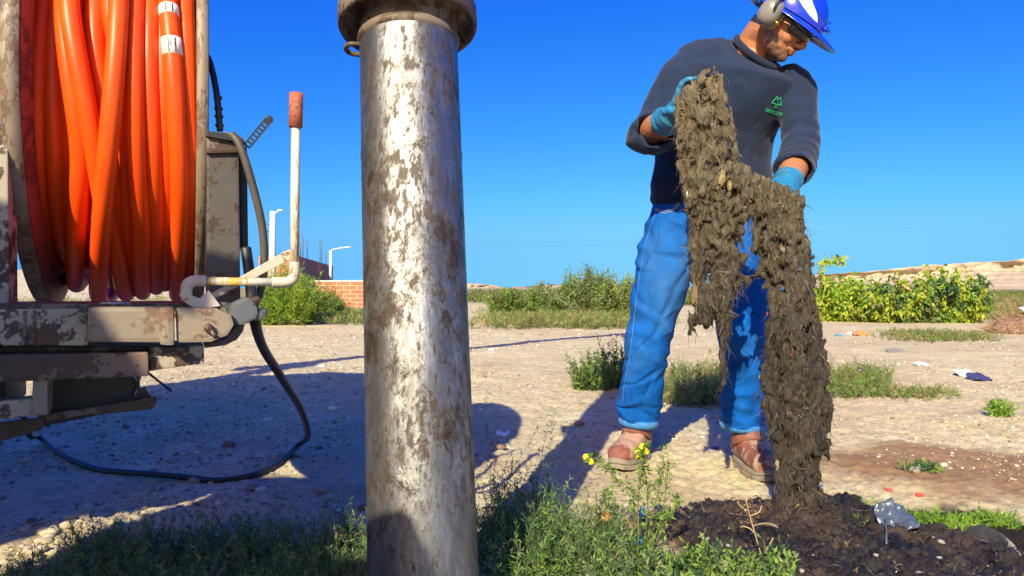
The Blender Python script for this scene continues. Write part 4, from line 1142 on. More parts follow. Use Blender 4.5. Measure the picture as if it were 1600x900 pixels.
EB = W(1245, 246, 2.57); WB = W(1232, 286, 2.37)
arm(EB, EB.lerp(WB, .45), WB, .052, .049, .034)
arm(SA[0], SA[2], EA, .06, .055, .054); arm(SB[0], SB[2], EB, .06, .055, .052)
arm(W(1140, 150, 2.70), W(1115, 120, 2.68), SA[0], .07, .07, .06); arm(W(1140, 150, 2.70), W(1190, 130, 2.68), SB[0], .07, .07, .06)
def skd(V, N): return (0.0007 * fbm(np.asarray(V, float) * 60, 2, 91)).astype(np.float32)
bme = remesh(w, 0.0036, 5, skd)
body = link_mesh('body', bme, [M['skin'], M['stubble'], M['lips'], M['hair']], person)
n = len(bme.polygons); C = np.empty(n * 3, np.float32); bme.polygons.foreach_get('center', C); C = C.reshape(-1, 3) - np.array(HO)
lx, ly, lz = C @ np.array(hr), C @ np.array(hf), C @ np.array(hu)
mi = np.zeros(n, np.int32)
jit = 0.006 * vn(C * 90, 95)
near = (C ** 2).sum(1) < 0.03
beard = near & (ly > 0.012) & ((lz + jit < -0.075) | ((lz + jit < -0.045) & (np.abs(lx) < 0.036) & (ly > 0.085)) | ((lz + jit < -0.045) & (np.abs(lx) > 0.040) & (ly < 0.055)))
beard &= (lz > -0.125)
mi[beard] = 1
lips = near & (ly > 0.0935) & (lz < -0.0555) & (lz > -0.0772) & (np.abs(lx) < 0.021); mi[lips] = 2
hair = near & (((ly < 0.012 + jit) & (lz > -0.01) & (np.abs(lx) > 0.03)) | ((ly < -0.03) & (lz > -0.045))); mi[hair] = 3
bme.polygons.foreach_set('material_index', mi)
for s in (-1, 1):
    w = MB(); w.ell(HL(s * 0.030, 0.083, 0.004), (0.011, 0.009, 0.009), HR, 14, 8); w.build('eye', M['whitep'], body)
    w = MB(); w.tube(catmull([HL(s * 0.014, 0.097, 0.024), HL(s * 0.030, 0.096, 0.031), HL(s * 0.048, 0.080, 0.026)], 5), 0.0035, 6); w.build('eyebrow', M['hair'], body)

# ---- gloves
def glove(wr, kn, mid, tips, side, thumb, wrist_r=0.040, elbow=None):
    """wrist, knuckle centre, middle joint centre, fingertip centre; side = across the palm"""
    wr, kn, mid, tips = map(Vector, (wr, kn, mid, tips)); side = Vector(side).normalized()
    w = MB(); d = (kn - wr).normalized(); side = (side - d * side.dot(d)).normalized(); nrm = d.cross(side).normalized()
    fd = (wr - Vector(elbow)).normalized(); fs = (side - fd * side.dot(fd)).normalized(); fn = fd.cross(fs)
    pre = wr - fd * 0.045
    w.loft([(pre, fs * wrist_r * 1.14, fn * wrist_r * 1.10), (pre + fd * 0.004, fs * wrist_r * 1.2, fn * wrist_r * 1.14), (pre + fd * 0.02, fs * wrist_r * 1.05, fn * wrist_r * 1.0), (wr, side * wrist_r, nrm * wrist_r * .92), (wr.lerp(kn, .4), side * .044, nrm * .028), (wr.lerp(kn, .8), side * .047, nrm * .022), (kn, side * .044, nrm * .016)], 24)
    for k, (o, ln) in enumerate(((-.034, .92), (-.0115, 1.0), (.0115, .95), (.033, .78))):
        a = kn + side * o; b_ = kn + (mid - kn) * ln + side * o * 1.05; c = b_ + (tips - mid) * ln * (0.95 + .06 * k) + side * o * -0.08
        w.tube(catmull([a - d * .02, a, b_, b_.lerp(c, .55) + (b_ - a) * .10, c], 5), np.interp(np.linspace(0, 1, 21), [0, .3, .6, 1], [.0115, .0112, .0100, .0080]), 12)
        w.ell(c, .0084, None, 10, 6)
    th0 = wr.lerp(kn, .35) - side * .036; th2 = Vector(thumb); th1 = th0.lerp(th2, .5) - side * .014
    w.tube(catmull([wr.lerp(kn, .15) - side * .02, th0, th1, th2], 5), np.interp(np.linspace(0, 1, 16), [0, .4, 1], [.016, .0145, .010]), 12); w.ell(th2, .0105, None, 10, 6)
    def gd(V, N): 
        P = np.asarray(V, float); return (0.0012 * fbm(P * 35, 3, 97) + 0.0015 * np.sin(((P - np.array(wr)) @ np.array(d)) * 260 + 2 * vn(P * 30, 98)) * 0.6).astype(np.float32)
    return link_mesh('glove', remesh(w, 0.0036, 1, gd), M['gloveb'], person)
glove(W(1046, 186, 2.385), W(1068, 163, 2.325), W(1080, 134, 2.30), W(1098, 124, 2.275), Vector((0.55, -0.6, 0.35)), W(1094, 176, 2.27), 0.044, EA)
glove(W(1229, 288, 2.365), W(1214, 298, 2.29), W(1204, 312, 2.25), W(1200, 334, 2.245), Vector((-0.85, 0.2, 0.35)), W(1190, 296, 2.25), 0.041, EB)

# ---- hard hat
w = MB()
nu, nv = 56, 20
V = []; hc = (0, 0.004, 0.032)
for j in range(nv + 1):
    ph = PI / 2 * j / nv
    for i in range(nu):
        a = 2 * PI * i / nu
        ridge = 0.004 * math.exp(-((math.sin(a) if False else math.cos(a)) / 0.16) ** 2) * math.sin(ph) ** 0.5
        r = 1 + ridge
        V.append(HL(hc[0] + 0.112 * math.cos(a) * math.cos(ph) * r, hc[1] + 0.136 * math.sin(a) * math.cos(ph) * r, hc[2] + 0.118 * math.sin(ph) * (1 + ridge * 3)))
Fc = [(j * nu + i, j * nu + (i + 1) % nu, (j + 1) * nu + (i + 1) % nu, (j + 1) * nu + i) for j in range(nv) for i in range(nu)]
w.add(V, Fc)
# brim: flares out and down, long peak in front
V = []; K = 5
for k in range(K + 1):
    t_ = k / K
    for i in range(nu):
        a = 2 * PI * i / nu; front = max(0, math.sin(a))
        ext = 0.012 + 0.066 * front ** 2.4
        V.append(HL(hc[0] + (0.112 + ext * 0.75 * t_) * math.cos(a), hc[1] + (0.136 + ext * t_) * math.sin(a), hc[2] - 0.004 - (0.010 + 0.014 * front) * t_ ** 1.5 + 0.006 * front * math.cos(a) ** 2 * t_))
top = len(V)
for k in range(K, -1, -1):
    for i in range(nu):
        v = V[k * nu + i]; V.append(v - hu * 0.0035 - (hf * 0 if k == K else hf * 0))
Fc = [(j * nu + i, (j + 1) * nu + i, (j + 1) * nu + (i + 1) % nu, j * nu + (i + 1) % nu) for j in range(2 * K + 1) for i in range(nu)]
w.add(V, Fc)
hat = w.build('hard_hat', M['helmet'], person)
hb_ = BVHTree.FromObject(hat, bpy.context.evaluated_depsgraph_get())
def patch(name, bvh, left, right, n, m, off, mat, parent):
    """surface patch between two pixel polylines, laid on the surface"""
    L_ = catmull([Vector((x, y, 0)) for x, y in left], n); R_ = catmull([Vector((x, y, 0)) for x, y in right], n)
    V = []; k_ = min(len(L_), len(R_))
    for a, b in zip(L_[:k_], R_[:k_]):
        for j in range(m + 1):
            p = a.lerp(b, j / m); h = hit(bvh, p.x, p.y, off)
            V.append(h if h is not None else (V[-1] if V else HO))
    Fc = [(i * (m + 1) + j, i * (m + 1) + j + 1, (i + 1) * (m + 1) + j + 1, (i + 1) * (m + 1) + j) for i in range(k_ - 1) for j in range(m)]
    return mk(name, V, Fc, mat, parent)
patch('white_stripe', hb_, [(1238, -25), (1245, -8), (1252, 6), (1265, 24), (1276, 35)], [(1262, -25), (1266, -8), (1270, 6), (1276, 22), (1277, 35)], 5, 6, 0.0012, M['whitep'], hat)
w = MB(); a = HL(-0.045, 0.128, 0.055); 
w.box(HL(-0.012, 0.143, 0.050), (0.020, 0.010, 0.006), HR); w.tube([HL(-0.030, 0.136, 0.052), HL(-0.020, 0.135, 0.078), HL(-0.006, 0.143, 0.058)], 0.003, 6); w.build('lamp_clip', M['helmet'], hat)
w = MB(); w.lathe([(0.100, -0.002), (0.106, 0.012)], HL(0, 0.004, 0.012), hu, 40); w.build('inner_band', M['hair'], hat)
# ---- ear muff on the near side
for sgn in (-1, 1):
    w = MB(); cm = HL(sgn * 0.112, -0.012, -0.002)
    w.loft([(HL(sgn * x, -0.012 + dy, -0.002 + dz), hf * a, hu * b_, 2.4) for x, a, b_, dy, dz in ((0.092, .034, .044, 0, 0), (0.094, .039, .049, 0, 0), (0.108, .040, .050, 0, 0), (0.122, .037, .046, 0, 0), (0.134, .030, .038, 0, 0), (0.141, .018, .024, 0, 0), (0.143, .004, .006, 0, 0))], 32)
    mf = w.build('ear_muff', M['muffg'], person)
    w = MB(); w.loft([(HL(sgn * x, -0.010, -0.002), hf * a, hu * b_, 2.3) for x, a, b_ in ((0.070, .028, .036), (0.074, .036, .046), (0.084, .038, .048), (0.091, .036, .046))], 28); w.build('ear_cushion', M['muffpad'], mf)
    w = MB(); w.tube(catmull([HL(sgn * 0.128, 0.012, -0.012), HL(sgn * 0.142, 0.004, 0.020), HL(sgn * 0.132, 0.0, 0.05), HL(sgn * 0.112, -0.002, 0.065)], 5), 0.0055, 8); w.build('muff_arm', M['blackrub'], mf)
    w = MB(); w.ell(HL(sgn * 0.110, 0.030, -0.022), (0.010, 0.010, 0.008), HR); w.build('pivot_screw', M['brass'], mf)
    w = MB(); w.box(HL(sgn * 0.118, -0.020, 0.052), (0.010, 0.016, 0.008), HR); bevel(w.build('muff_clip', M['whitep'], mf, False), 0.002)
# ---- safety glasses
V = []; na, nz = 30, 6
for j in range(nz + 1):
    for i in range(na + 1):
        a = math.radians(-72 + 144 * i / na); t_ = j / nz
        zz = -0.020 + 0.044 * t_ + (0.010 * math.exp(-(a / 0.16) ** 2)) * (1 - t_)
        V.append(HL(0.074 * math.sin(a), 0.022 + 0.090 * math.cos(a) ** 0.8 + 0.004 * math.sin(PI * t_), zz))
Fc = [(j * (na + 1) + i, j * (na + 1) + i + 1, (j + 1) * (na + 1) + i + 1, (j + 1) * (na + 1) + i) for j in range(nz) for i in range(na)]
gl = mk('safety_glasses', V, Fc, M['lens'], person)
sol = gl.modifiers.new('s', 'SOLIDIFY'); sol.thickness = 0.002
for s in (-1, 1):
    w = MB(); w.tube([HL(s * 0.070, 0.052, 0.016), HL(s * 0.078, 0.03, 0.016), HL(s * 0.083, -0.03, 0.010)], 0.0028, 6); w.build('temple_arm', M['blackrub'], gl)
w = MB(); w.tube([HL(0.0745 * math.sin(a_), 0.0225 + 0.0905 * math.cos(a_) ** 0.8, 0.0245) for a_ in np.linspace(-1.25, 1.25, 24)], 0.0022, 6); w.build('brow_bar', M['blackrub'], gl)

# ================================================================== hanging mass of wet rags
def in_poly(x, y, poly):
    r = np.zeros(x.shape, bool); n = len(poly)
    for i in range(n):
        x1, y1 = poly[i]; x2, y2 = poly[(i + 1) % n]
        c = ((y1 > y) != (y2 > y)) & (x < (x2 - x1) * (y - y1) / (y2 - y1 + 1e-9) + x1); r ^= c
    return r
OUT = [(1090, 116), (1100, 110), (1118, 110), (1130, 118), (1132, 140), (1143, 165), (1150, 200), (1152, 235), (1160, 255), (1175, 270), (1195, 278), (1215, 288), (1240, 300), (1260, 312),
       (1263, 340), (1265, 380), (1270, 410), (1272, 440), (1275, 470), (1285, 510), (1292, 550), (1298, 600), (1303, 650), (1300, 700), (1294, 714), (1286, 706), (1284, 735), (1288, 765), (1300, 795), (1312, 830),
       (1205, 830), (1212, 795), (1212, 740), (1206, 700), (1198, 660), (1193, 640), (1189, 600), (1190, 565), (1196, 530), (1199, 490), (1196, 455), (1191, 430), (1178, 436), (1168, 445), (1156, 440), (1150, 455), (1146, 480), (1143, 515), (1135, 540),
       (1136, 575), (1134, 598), (1128, 602), (1124, 560), (1121, 520), (1116, 488), (1110, 498), (1106, 515), (1100, 505), (1093, 508), (1086, 518), (1080, 524), (1075, 505), (1078, 450), (1077, 400), (1072, 350), (1068, 320), (1064, 285), (1058, 258), (1052, 225), (1054, 185), (1054, 152), (1066, 140), (1082, 134)]
HOLES = [[(1166, 345), (1176, 340), (1178, 360), (1172, 385), (1164, 388), (1163, 365)], [(1150, 372), (1158, 380), (1166, 392), (1160, 398), (1150, 388)], [(1166, 400), (1180, 396), (1186, 425), (1175, 432), (1160, 428)], [(1105, 415), (1109, 415), (1110, 470), (1106, 470)]]
gx, gy = np.meshgrid(np.arange(1040, 1320, 2.0), np.arange(100, 840, 2.0))
mask = in_poly(gx, gy, OUT)
for h_ in HOLES: mask &= ~in_poly(gx, gy, h_)
dist = np.zeros(mask.shape); cur = mask.copy()
for k in range(30):
    dist += cur
    e = cur.copy(); e[1:] &= cur[:-1]; e[:-1] &= cur[1:]; e[:, 1:] &= cur[:, :-1]; e[:, :-1] &= cur[:, 1:]; cur = e
dist *= 2 * 0.00196                                  # metres from the edge
def Yb(py): return 2.235 - 0.125 * (py - 110) / 720.0
w = MB()
iy, ix = np.nonzero(mask)
for rep in range(2300):
    k = RNG.integers(len(iy)); d_ = dist[iy[k], ix[k]]
    px, py = gx[iy[k], ix[k]], gy[iy[k], ix[k]]
    T = min(d_ * 0.9, 0.050); r = min(max(d_ * 0.75, 0.0052), RNG.uniform(0.008, 0.019))
    c = W(px, py, Yb(py) + RNG.uniform(-1, 1) * max(T - r * 0.5, 0.004))
    a = RNG.normal(0, 0.22); b_ = RNG.normal(0, 0.25)
    R3 = (Vector((math.cos(a), 0, -math.sin(a))), Vector((0, math.cos(b_), math.sin(b_))), Vector((math.sin(a), 0, math.cos(a))))
    w.ell(c, (r * 0.85, r * 0.9, r * RNG.uniform(1.0, 2.2 if py < 420 else 3.4)), R3, 7, 5)
def rag_disp(V, N):
    P = np.asarray(V, float)
    d = 0.0062 * fbm(P * np.array([60, 60, 30]), 3, 101, 0.65)
    d -= 0.0170 * np.clip(0.16 - np.abs(vn(P * np.array([34, 34, 8]), 105)), 0, 1) / 0.16 * 0.9
    return d.astype(np.float32)
def rag_mat():
    m, t, b = new_mat('matted_wet_rag')
    n1 = tex_noise(t, 45, 8, 0.75, stretch=(1, 1, 0.5)); n2 = tex_noise(t, 7, 5, 0.6); n3 = tex_noise(t, 220, 5, 0.8)
    dry = ramp(t, n1, [(0.32, (0.040, 0.030, 0.015)), (0.5, (0.110, 0.088, 0.050)), (0.68, (0.25, 0.205, 0.125))])
    wet = ramp(t, n1, [(0.32, (0.006, 0.005, 0.004)), (0.5, (0.020, 0.016, 0.012)), (0.68, (0.065, 0.052, 0.036))])
    tc = nd(t, 'ShaderNodeTexCoord'); sp = nd(t, 'ShaderNodeSeparateXYZ'); t.links.new(tc.outputs['Object'], sp.inputs[0])
    ad = nd(t, 'ShaderNodeMath', operation='MULTIPLY_ADD'); t.links.new(n2, ad.inputs[0]); ad.inputs[1].default_value = 0.5; t.links.new(sp.outputs[2], ad.inputs[2])
    mr = nd(t, 'ShaderNodeMapRange'); t.links.new(ad.outputs[0], mr.inputs[0]); mr.inputs[1].default_value = 0.80; mr.inputs[2].default_value = 1.55
    c = mix(t, mr.outputs[0], wet, dry)
    c = mix(t, ramp(t, n3, [(0.58, 0.0), (0.70, 0.55)]), c, (0.30, 0.25, 0.17)); c = mix(t, ramp(t, n3, [(0.32, 0.8), (0.44, 0.0)]), c, (0.012, 0.010, 0.008))
    t.links.new(c, b.inputs['Base Color']); b.inputs['Roughness'].default_value = 0.72
    bump(t, b, n3, 0.9, 0.004); bump(t, b, n1, 0.6, 0.006)
    return m
M['rag'] = rag_mat()
M['leafy'] = simple('ochre_leaf_scrap', (0.19, 0.15, 0.06), 0.6, scale=60)
M['fib1'] = simple('brown_fibre', (0.13, 0.095, 0.05), 0.8)
M['fib2'] = simple('grey_fibre', (0.24, 0.20, 0.14), 0.8)
M['fib3'] = simple('black_fibre', (0.010, 0.009, 0.008), 0.5)
rag = thing('rag_mass', 'long dripping mass of matted brown wet rags held up by the man', 'rag mass', (0.85, 2.2, 0))
rme = remesh(w, 0.0045, 0, rag_disp)
rag_core = link_mesh('matted_core', rme, M['rag'], rag)

def flakes(P, N, size, down=0.6, rng=RNG, crumple=0.5):
    """bent leaf / scrap quads (2x1 cells) lying on points P with normals N"""
    n = len(P); up = np.zeros((n, 3)); up[:, 2] = -1
    t1 = up * down + rng.normal(0, 0.6, (n, 3)); nn = N + rng.normal(0, 0.55, (n, 3)); nn /= np.linalg.norm(nn, axis=1)[:, None]
    t1 -= nn * (t1 * nn).sum(1)[:, None]; t1 /= np.linalg.norm(t1, axis=1)[:, None] + 1e-9
    t2 = np.cross(nn, t1); L_ = size[:, None]; wd = L_ * rng.uniform(0.12, 0.38, (n, 1))
    c = P
    rows = []
    for k, (s, ww, z) in enumerate(((0, .5, 0), (.35, 1, .12), (.7, .9, .05), (1, .25, .25))):
        zz = nn * (L_ * (z * crumple + rng.normal(0, .06, (n, 1))))
        rows += [c + t1 * L_ * s - t2 * wd * ww * .5 + zz, c + t1 * L_ * s + t2 * wd * ww * .5 + zz + nn * L_ * rng.normal(0, .08, (n, 1))]
    V = np.stack(rows, 1).reshape(-1, 3)
    base = np.arange(n)[:, None, None] * 8
    q = np.array([[0, 1, 3, 2], [2, 3, 5, 4], [4, 5, 7, 6]])[None]
    return V, (base + q).reshape(-1, 4)
def strands(P0, D, L_, r, nseg=5, wig=0.12, rng=RNG, sag=0.0):
    """3-sided tapering hairs"""
    n = len(P0); pts = [P0]; d = D / np.linalg.norm(D, axis=1)[:, None]
    for k in range(nseg):
        d = d + rng.normal(0, wig, (n, 3)); d[:, 2] -= sag; d /= np.linalg.norm(d, axis=1)[:, None]
        pts.append(pts[-1] + d * (L_ / nseg)[:, None])
    a = np.cross(d, rng.normal(0, 1, (n, 3))); a /= np.linalg.norm(a, axis=1)[:, None] + 1e-9; b_ = np.cross(d, a)
    rows = []
    for k, p in enumerate(pts):
        rk = (r * (1 - 0.75 * k / nseg))[:, None]
        for j in range(3): rows.append(p + (a * math.cos(j * 2.094) + b_ * math.sin(j * 2.094)) * rk)
    V = np.stack(rows, 1).reshape(-1, 3); m = (nseg + 1) * 3
    q = np.array([[k * 3 + j, k * 3 + (j + 1) % 3, k * 3 + 3 + (j + 1) % 3, k * 3 + 3 + j] for k in range(nseg) for j in range(3)])[None]
    return V, (np.arange(n)[:, None, None] * m + q).reshape(-1, 4), np.stack(pts, 1)
nf = len(rme.polygons); C = np.empty(nf * 3, np.float32); rme.polygons.foreach_get('center', C); C = C.reshape(-1, 3).astype(float)
Nn = np.empty(nf * 3, np.float32); rme.polygons.foreach_get('normal', Nn); Nn = Nn.reshape(-1, 3).astype(float)
s_ = RNG.choice(nf, 8500); V, Q = flakes(C[s_], Nn[s_], 0.003 + 0.013 * RNG.random(8500) ** 2.2)
mi = np.repeat(RNG.choice(5, 8500, p=[.64, .02, .12, .05, .17]), 3)
tag(mk_np('rag_scraps', V, Q, [M['rag'], M['leafy'], M['fib1'], M['fib2'], M['fib3']], rag, True, mi), kind='stuff')
s_ = RNG.choice(nf, 7000); D = Nn[s_] * 0.30 + RNG.normal(0, .35, (7000, 3)); D[:, 2] -= 0.8
V, Q, _ = strands(C[s_], D, 0.012 + 0.060 * RNG.random(7000) ** 2, RNG.uniform(0.0004, 0.0012, 7000), 5, 0.3, RNG, 0.15)
mi = np.repeat(RNG.choice(4, 7000, p=[.35, .13, .32, .2]), 15)
tag(mk_np('rag_fibres', V, Q, [M['fib1'], M['fib2'], M['fib3'], M['rag']], rag, True, mi), kind='stuff')
# larger pieces caught in the mass
def crumple(name, c, ax, ay, nz, amp, mat, parent=None, n=10, seed=0, freq=3.0, outline=0.25):
    c, ax, ay, nz = map(Vector, (c, ax, ay, nz)); V = []; Fc = []
    for j in range(n + 1):
        for i in range(n + 1):
            u, v = i / n * 2 - 1, j / n * 2 - 1
            rr_ = 1 - outline * (0.5 + 0.5 * mnoise.noise(Vector((math.atan2(v, u) * 1.6, seed, 2)))) - 0.18 * (abs(u * v))
            h = mnoise.noise(Vector((u * freq, v * freq, seed * 3.7))) + 0.5 * mnoise.noise(Vector((u * freq * 2.3, v * freq * 2.3, seed)))
            V.append(c + ax * u * rr_ + ay * v * rr_ + nz * (amp * h))
    for j in range(n):
        for i in range(n): a = j * (n + 1) + i; Fc.append((a, a + 1, a + n + 2, a + n + 1))
    o = mk(name, V, Fc, mat, parent); s = o.modifiers.new('s', 'SOLIDIFY'); s.thickness = min(ax.length, ay.length) * 0.08 + 0.0006; return o
def on_rag(px, py, off=0.004): return hit(rb, px, py, off) or W(px, py, Yb(py) - 0.03)
rb = BVHTree.FromObject(rag_core, bpy.context.evaluated_depsgraph_get())
M['blueplast'] = simple('blue_plastic', (0.01, 0.13, 0.50), 0.4, bmp=0); M['clearplast'] = simple('milky_plastic_film', (0.06, 0.08, 0.13), 0.22)
M['redplast'] = simple('red_plastic', (0.45, 0.06, 0.04), 0.4); M['cloth_dark'] = fabric('dark_wet_cloth', (0.035, 0.035, 0.045)); M['cloth_grey'] = fabric('grey_cloth', (0.20, 0.19, 0.18))
for px, py, wx, wy, mt, nm in [(1128, 278, 9, 20, M['leafy'], 'leaf_scrap'), (1142, 290, 7, 13, M['leafy'], 'leaf_scrap'), 
                               (1225, 385, 6, 16, M['fib2'], 'rag_flap'), (1089, 455, 11, 52, M['fib1'], 'rag_flap'), 
                               (1223, 451, 4, 4, M['blueplast'], 'blue_scrap'), (1251, 420, 4, 6, M['clearplast'], 'plastic_scrap'), (1107, 420, 3, 5, M['clearplast'], 'plastic_scrap'), (1281, 760, 5, 3, M['blueplast'], 'blue_scrap'), (1199, 490, 2, 3, M['redplast'], 'red_scrap'),
                               (1238, 555, 2, 3, M['redplast'], 'red_scrap'), (1073, 305, 1.5, 7, M['whitep'], 'cotton_stick'), (1120, 113, 4, 3, M['clearplast'], 'plastic_scrap'), (1245, 790, 5, 5, M['leafy'], 'leaf_scrap'), (1282, 690, 12, 26, M['fib3'], 'rag_flap'), (1215, 720, 5, 20, M['fib2'], 'rag_flap')]:
    p = on_rag(px, py); sc_ = p.y / F
    crumple(nm, p, (wx * sc_, 0.002, 0), (0.001, 0, wy * sc_), (0, -1, 0), 0.004, mt, rag, 9, px * 0.1, 2.2, 0.75)

# ================================================================== muck pile
def muck_edge(x): return np.interp(x, [0.42, .5, .64, .9, 1.17, 1.24, 1.32, 1.45, 1.62], [2.05, 2.28, 2.40, 2.36, 2.20, 2.04, 1.84, 1.70, 1.50])
nx, ny = 260, 190
U, T = np.meshgrid(np.linspace(0.36, 1.66, nx), np.linspace(1.42, 2.46, ny)); U = U.ravel(); T = T.ravel()
P = np.stack([U, T, T * 0], 1)
dd = np.minimum(np.minimum(muck_edge(U) - T, (U - 0.44) * 1.1), 0.3) + 0.035 * fbm(P * 9, 3, 111)
hgt = 0.046 * np.clip(dd / 0.22, -0.3, 1) ** 1 * (1 + 0.25 * fbm(P * 4, 2, 113)) + 0.015 * fbm(P * 26, 4, 115, 0.7) * np.clip(dd / 0.05, 0, 1) - 0.010
hgt += 0.05 * np.exp(-(((U - 0.87) / 0.13) ** 2 + ((T - 2.10) / 0.10) ** 2))
Z = gh(U, T) + hgt
idx = np.arange(nx * ny).reshape(ny, nx)
Q = np.stack([idx[:-1, :-1], idx[:-1, 1:], idx[1:, 1:], idx[1:, :-1]], -1).reshape(-1, 4)
keep = dd[Q[:, 0]] > -0.05
def muck_mat():
    m, t, b = new_mat('black_wet_muck')
    n1 = tex_noise(t, 30, 10, 0.8); n3 = tex_noise(t, 190, 5, 0.8)
    c = ramp(t, n1, [(0.35, (0.004, 0.004, 0.005)), (0.55, (0.011, 0.010, 0.011)), (0.72, (0.040, 0.033, 0.028))])
    c = mix(t, ramp(t, tex_noise(t, 5, 5, 0.65), [(0.44, 0.0), (0.62, 0.85)]), c, (0.062, 0.040, 0.025))
    c = mix(t, ramp(t, n3, [(0.68, 0.0), (0.74, 0.7)]), c, (0.30, 0.26, 0.20))
    t.links.new(c, b.inputs['Base Color']); b.inputs['Roughness'].default_value = 0.38
    bump(t, b, n3, 0.9, 0.005); bump(t, b, n1, 0.6, 0.010)
    return m
M['muck'] = muck_mat()
mp_ = thing('muck_pile', 'heap of black sewer muck and sodden scraps on the ground under the hanging rags', 'muck pile', (1.0, 2.0, 0))
mo = mk_np('muck', np.stack([U, T, Z], 1), Q[keep], M['muck'], mp_)
inside = np.nonzero(dd > 0.0)[0]; s_ = RNG.choice(inside, 1500); sz = 0.003 + 0.009 * RNG.random(1500) ** 2.5
o = scatter(protos0, np.stack([U[s_], T[s_], Z[s_] + sz * 0.2], 1), sz, 'muck_crumbs', [M['muck'], M['rag'], M['stone2']], mp_, RNG.choice(3, 1500, p=[.7, .25, .05])); tag(o, kind='stuff')
s_ = RNG.choice(inside, 5000); Nn2 = np.zeros((5000, 3)); Nn2[:, 2] = 1
V, Q2 = flakes(np.stack([U[s_], T[s_], Z[s_] + 0.003], 1), Nn2, 0.003 + 0.014 * RNG.random(5000) ** 2.5, 0.0)
tag(mk_np('muck_scraps', V, Q2, [M['muck'], M['fib1'], M['fib3'], M['clearplast'], M['leafy']], mp_, True, np.repeat(RNG.choice(5, 5000, p=[.50, .12, .355, .015, .01]), 3)), kind='stuff')
s_ = RNG.choice(inside, 1500); D = RNG.normal(0, 1, (1500, 3)); D[:, 2] = np.abs(D[:, 2]) * 0.35
V, Q2, _ = strands(np.stack([U[s_], T[s_], Z[s_]], 1), D, 0.02 + 0.06 * RNG.random(1500) ** 2, RNG.uniform(0.0005, 0.0012, 1500), 5, 0.3, RNG, 0.2)
tag(mk_np('muck_fibres', V, Q2, [M['fib1'], M['fib2'], M['fib3']], mp_, True, np.repeat(RNG.choice(3, 1500, p=[.35, .1, .55]), 15)), kind='stuff')
def zpile(x, y):
    k = int(np.argmin((U - x) ** 2 + (T - y) ** 2)); return float(Z[k])
def litter(name, px, py, wpx, hpx, mat, label, cat, amp=0.012, z=None, flat=1.0, seed=1, n=12, freq=2.2, tilt=0.25):
    Y = ground_Y(py); X = (px - 800) / F * Y; r = wpx / F * Y / 2
    dz = (zpile(X, Y) if (0.45 < X < 1.6 and 1.5 < Y < 2.4 and z is None) else gh1(X, Y)) + (z or 0)
    ry = max(r * flat, 0.01)
    if py < 720: amp *= 0.45; freq = 1.5
    o = crumple(name, (X, Y, dz + amp * 0.9), (r, 0, 0), (0, ry, ry * tilt), (0, -tilt, 1), amp, mat, None, n, seed, freq)
    return tag(o, label, cat)
pb = litter('plastic_bag', 1400, 838, 66, 40, M['clearplast'], 'crumpled bluish clear plastic bag on top of the black muck', 'plastic bag', 0.022, None, 0.9, 5, 16, 1.7, 0.5)
litter('red_tag', 1437, 842, 14, 8, M['redplast'], 'small red plastic tag beside the clear plastic bag', 'litter', 0.006, 0.125, 0.5, 3)
Yt = ground_Y(835); 
litter('red_wrapper', 1388, 815, 14, 9, M['redplast'], 'small dull red scrap at the top of the muck behind the plastic bag', 'litter', 0.007, 0.10, 0.6, 8)
w = MB(); p0 = W(1382, 812, 1.96); p1 = W(1385, 850, 1.88); w.tube([p0, p0.lerp(p1, .5) + Vector((.003, 0, 0)), p1], 0.0028, 8)
tag(w.build('plastic_stick', M['clearplast']), 'thin pale plastic stick poking out of the muck by the clear bag', 'stick')
# discarded sock-like cloth at the right edge
w = MB(); Yc = 1.93
sk = [(1508, 842, 1.98, .018, .016), (1525, 836, 1.96, .030, .024), (1545, 838, 1.94, .038, .032), (1562, 846, 1.91, .036, .034), (1578, 856, 1.885, .026, .026), (1588, 862, 1.87, .012, .014)]
pts = [W(a, b, c) for a, b, c, _, _ in sk]
w.loft([(p, Vector((0.2, 1, 0)).normalized() * s[3], Vector((-.2, 0, 1)).normalized() * s[4]) for p, s in zip(pts, sk)], 16)
so = remesh(w, 0.004, 2, lambda V, N: (0.006 * fbm(np.asarray(V, float) * 28, 3, 121)).astype(np.float32))
o = link_mesh('old_sock', so, [M['cloth_dark'], M['cloth_grey']])
mi = np.array([1 if p.center.x > W(1560, 846, 1.91).x else 0 for p in so.polygons], np.int32); so.polygons.foreach_set('material_index', mi)
tag(o, 'dark wet sock with a grey toe lying at the right end of the muck', 'sock')
w = MB(); w.tube(catmull([W(1176, 822, 1.95), W(1195, 818, 1.98), W(1212, 822, 1.99), W(1222, 832, 1.95)], 6), 0.003, 6); tag(w.build('twig', M['fib2']), 'curved pale twig arching over the left side of the muck', 'twig')
M['amber'] = simple('amber_plastic', (0.45, 0.16, 0.03), 0.25); M['paper'] = simple('dirty_white_paper', (0.70, 0.68, 0.64), 0.8); M['orangefab'] = fabric('orange_cloth', (0.75, 0.22, 0.06)); M['navycloth'] = fabric('dark_blue_cloth', (0.03, 0.035, 0.13)); M['teal'] = simple('teal_plastic', (0.03, 0.25, 0.42), 0.3)
w = MB(); w.ell(W(947, 812, 2.02), (0.034, 0.02, 0.022)); w.ell(W(964, 815, 2.01), (0.018, 0.016, 0.016)); o = link_mesh('bottle', remesh(w, .003, 2), M['amber']); tag(o, 'squashed amber plastic bottle behind the blue plastic in the weeds', 'bottle')
litter('blue_wrapper', 960, 836, 26, 20, M['blueplast'], 'crumpled bright blue plastic among the weeds left of the muck', 'litter', 0.022, 0.02, 0.8, 12, 10, 2.5, 0.9)
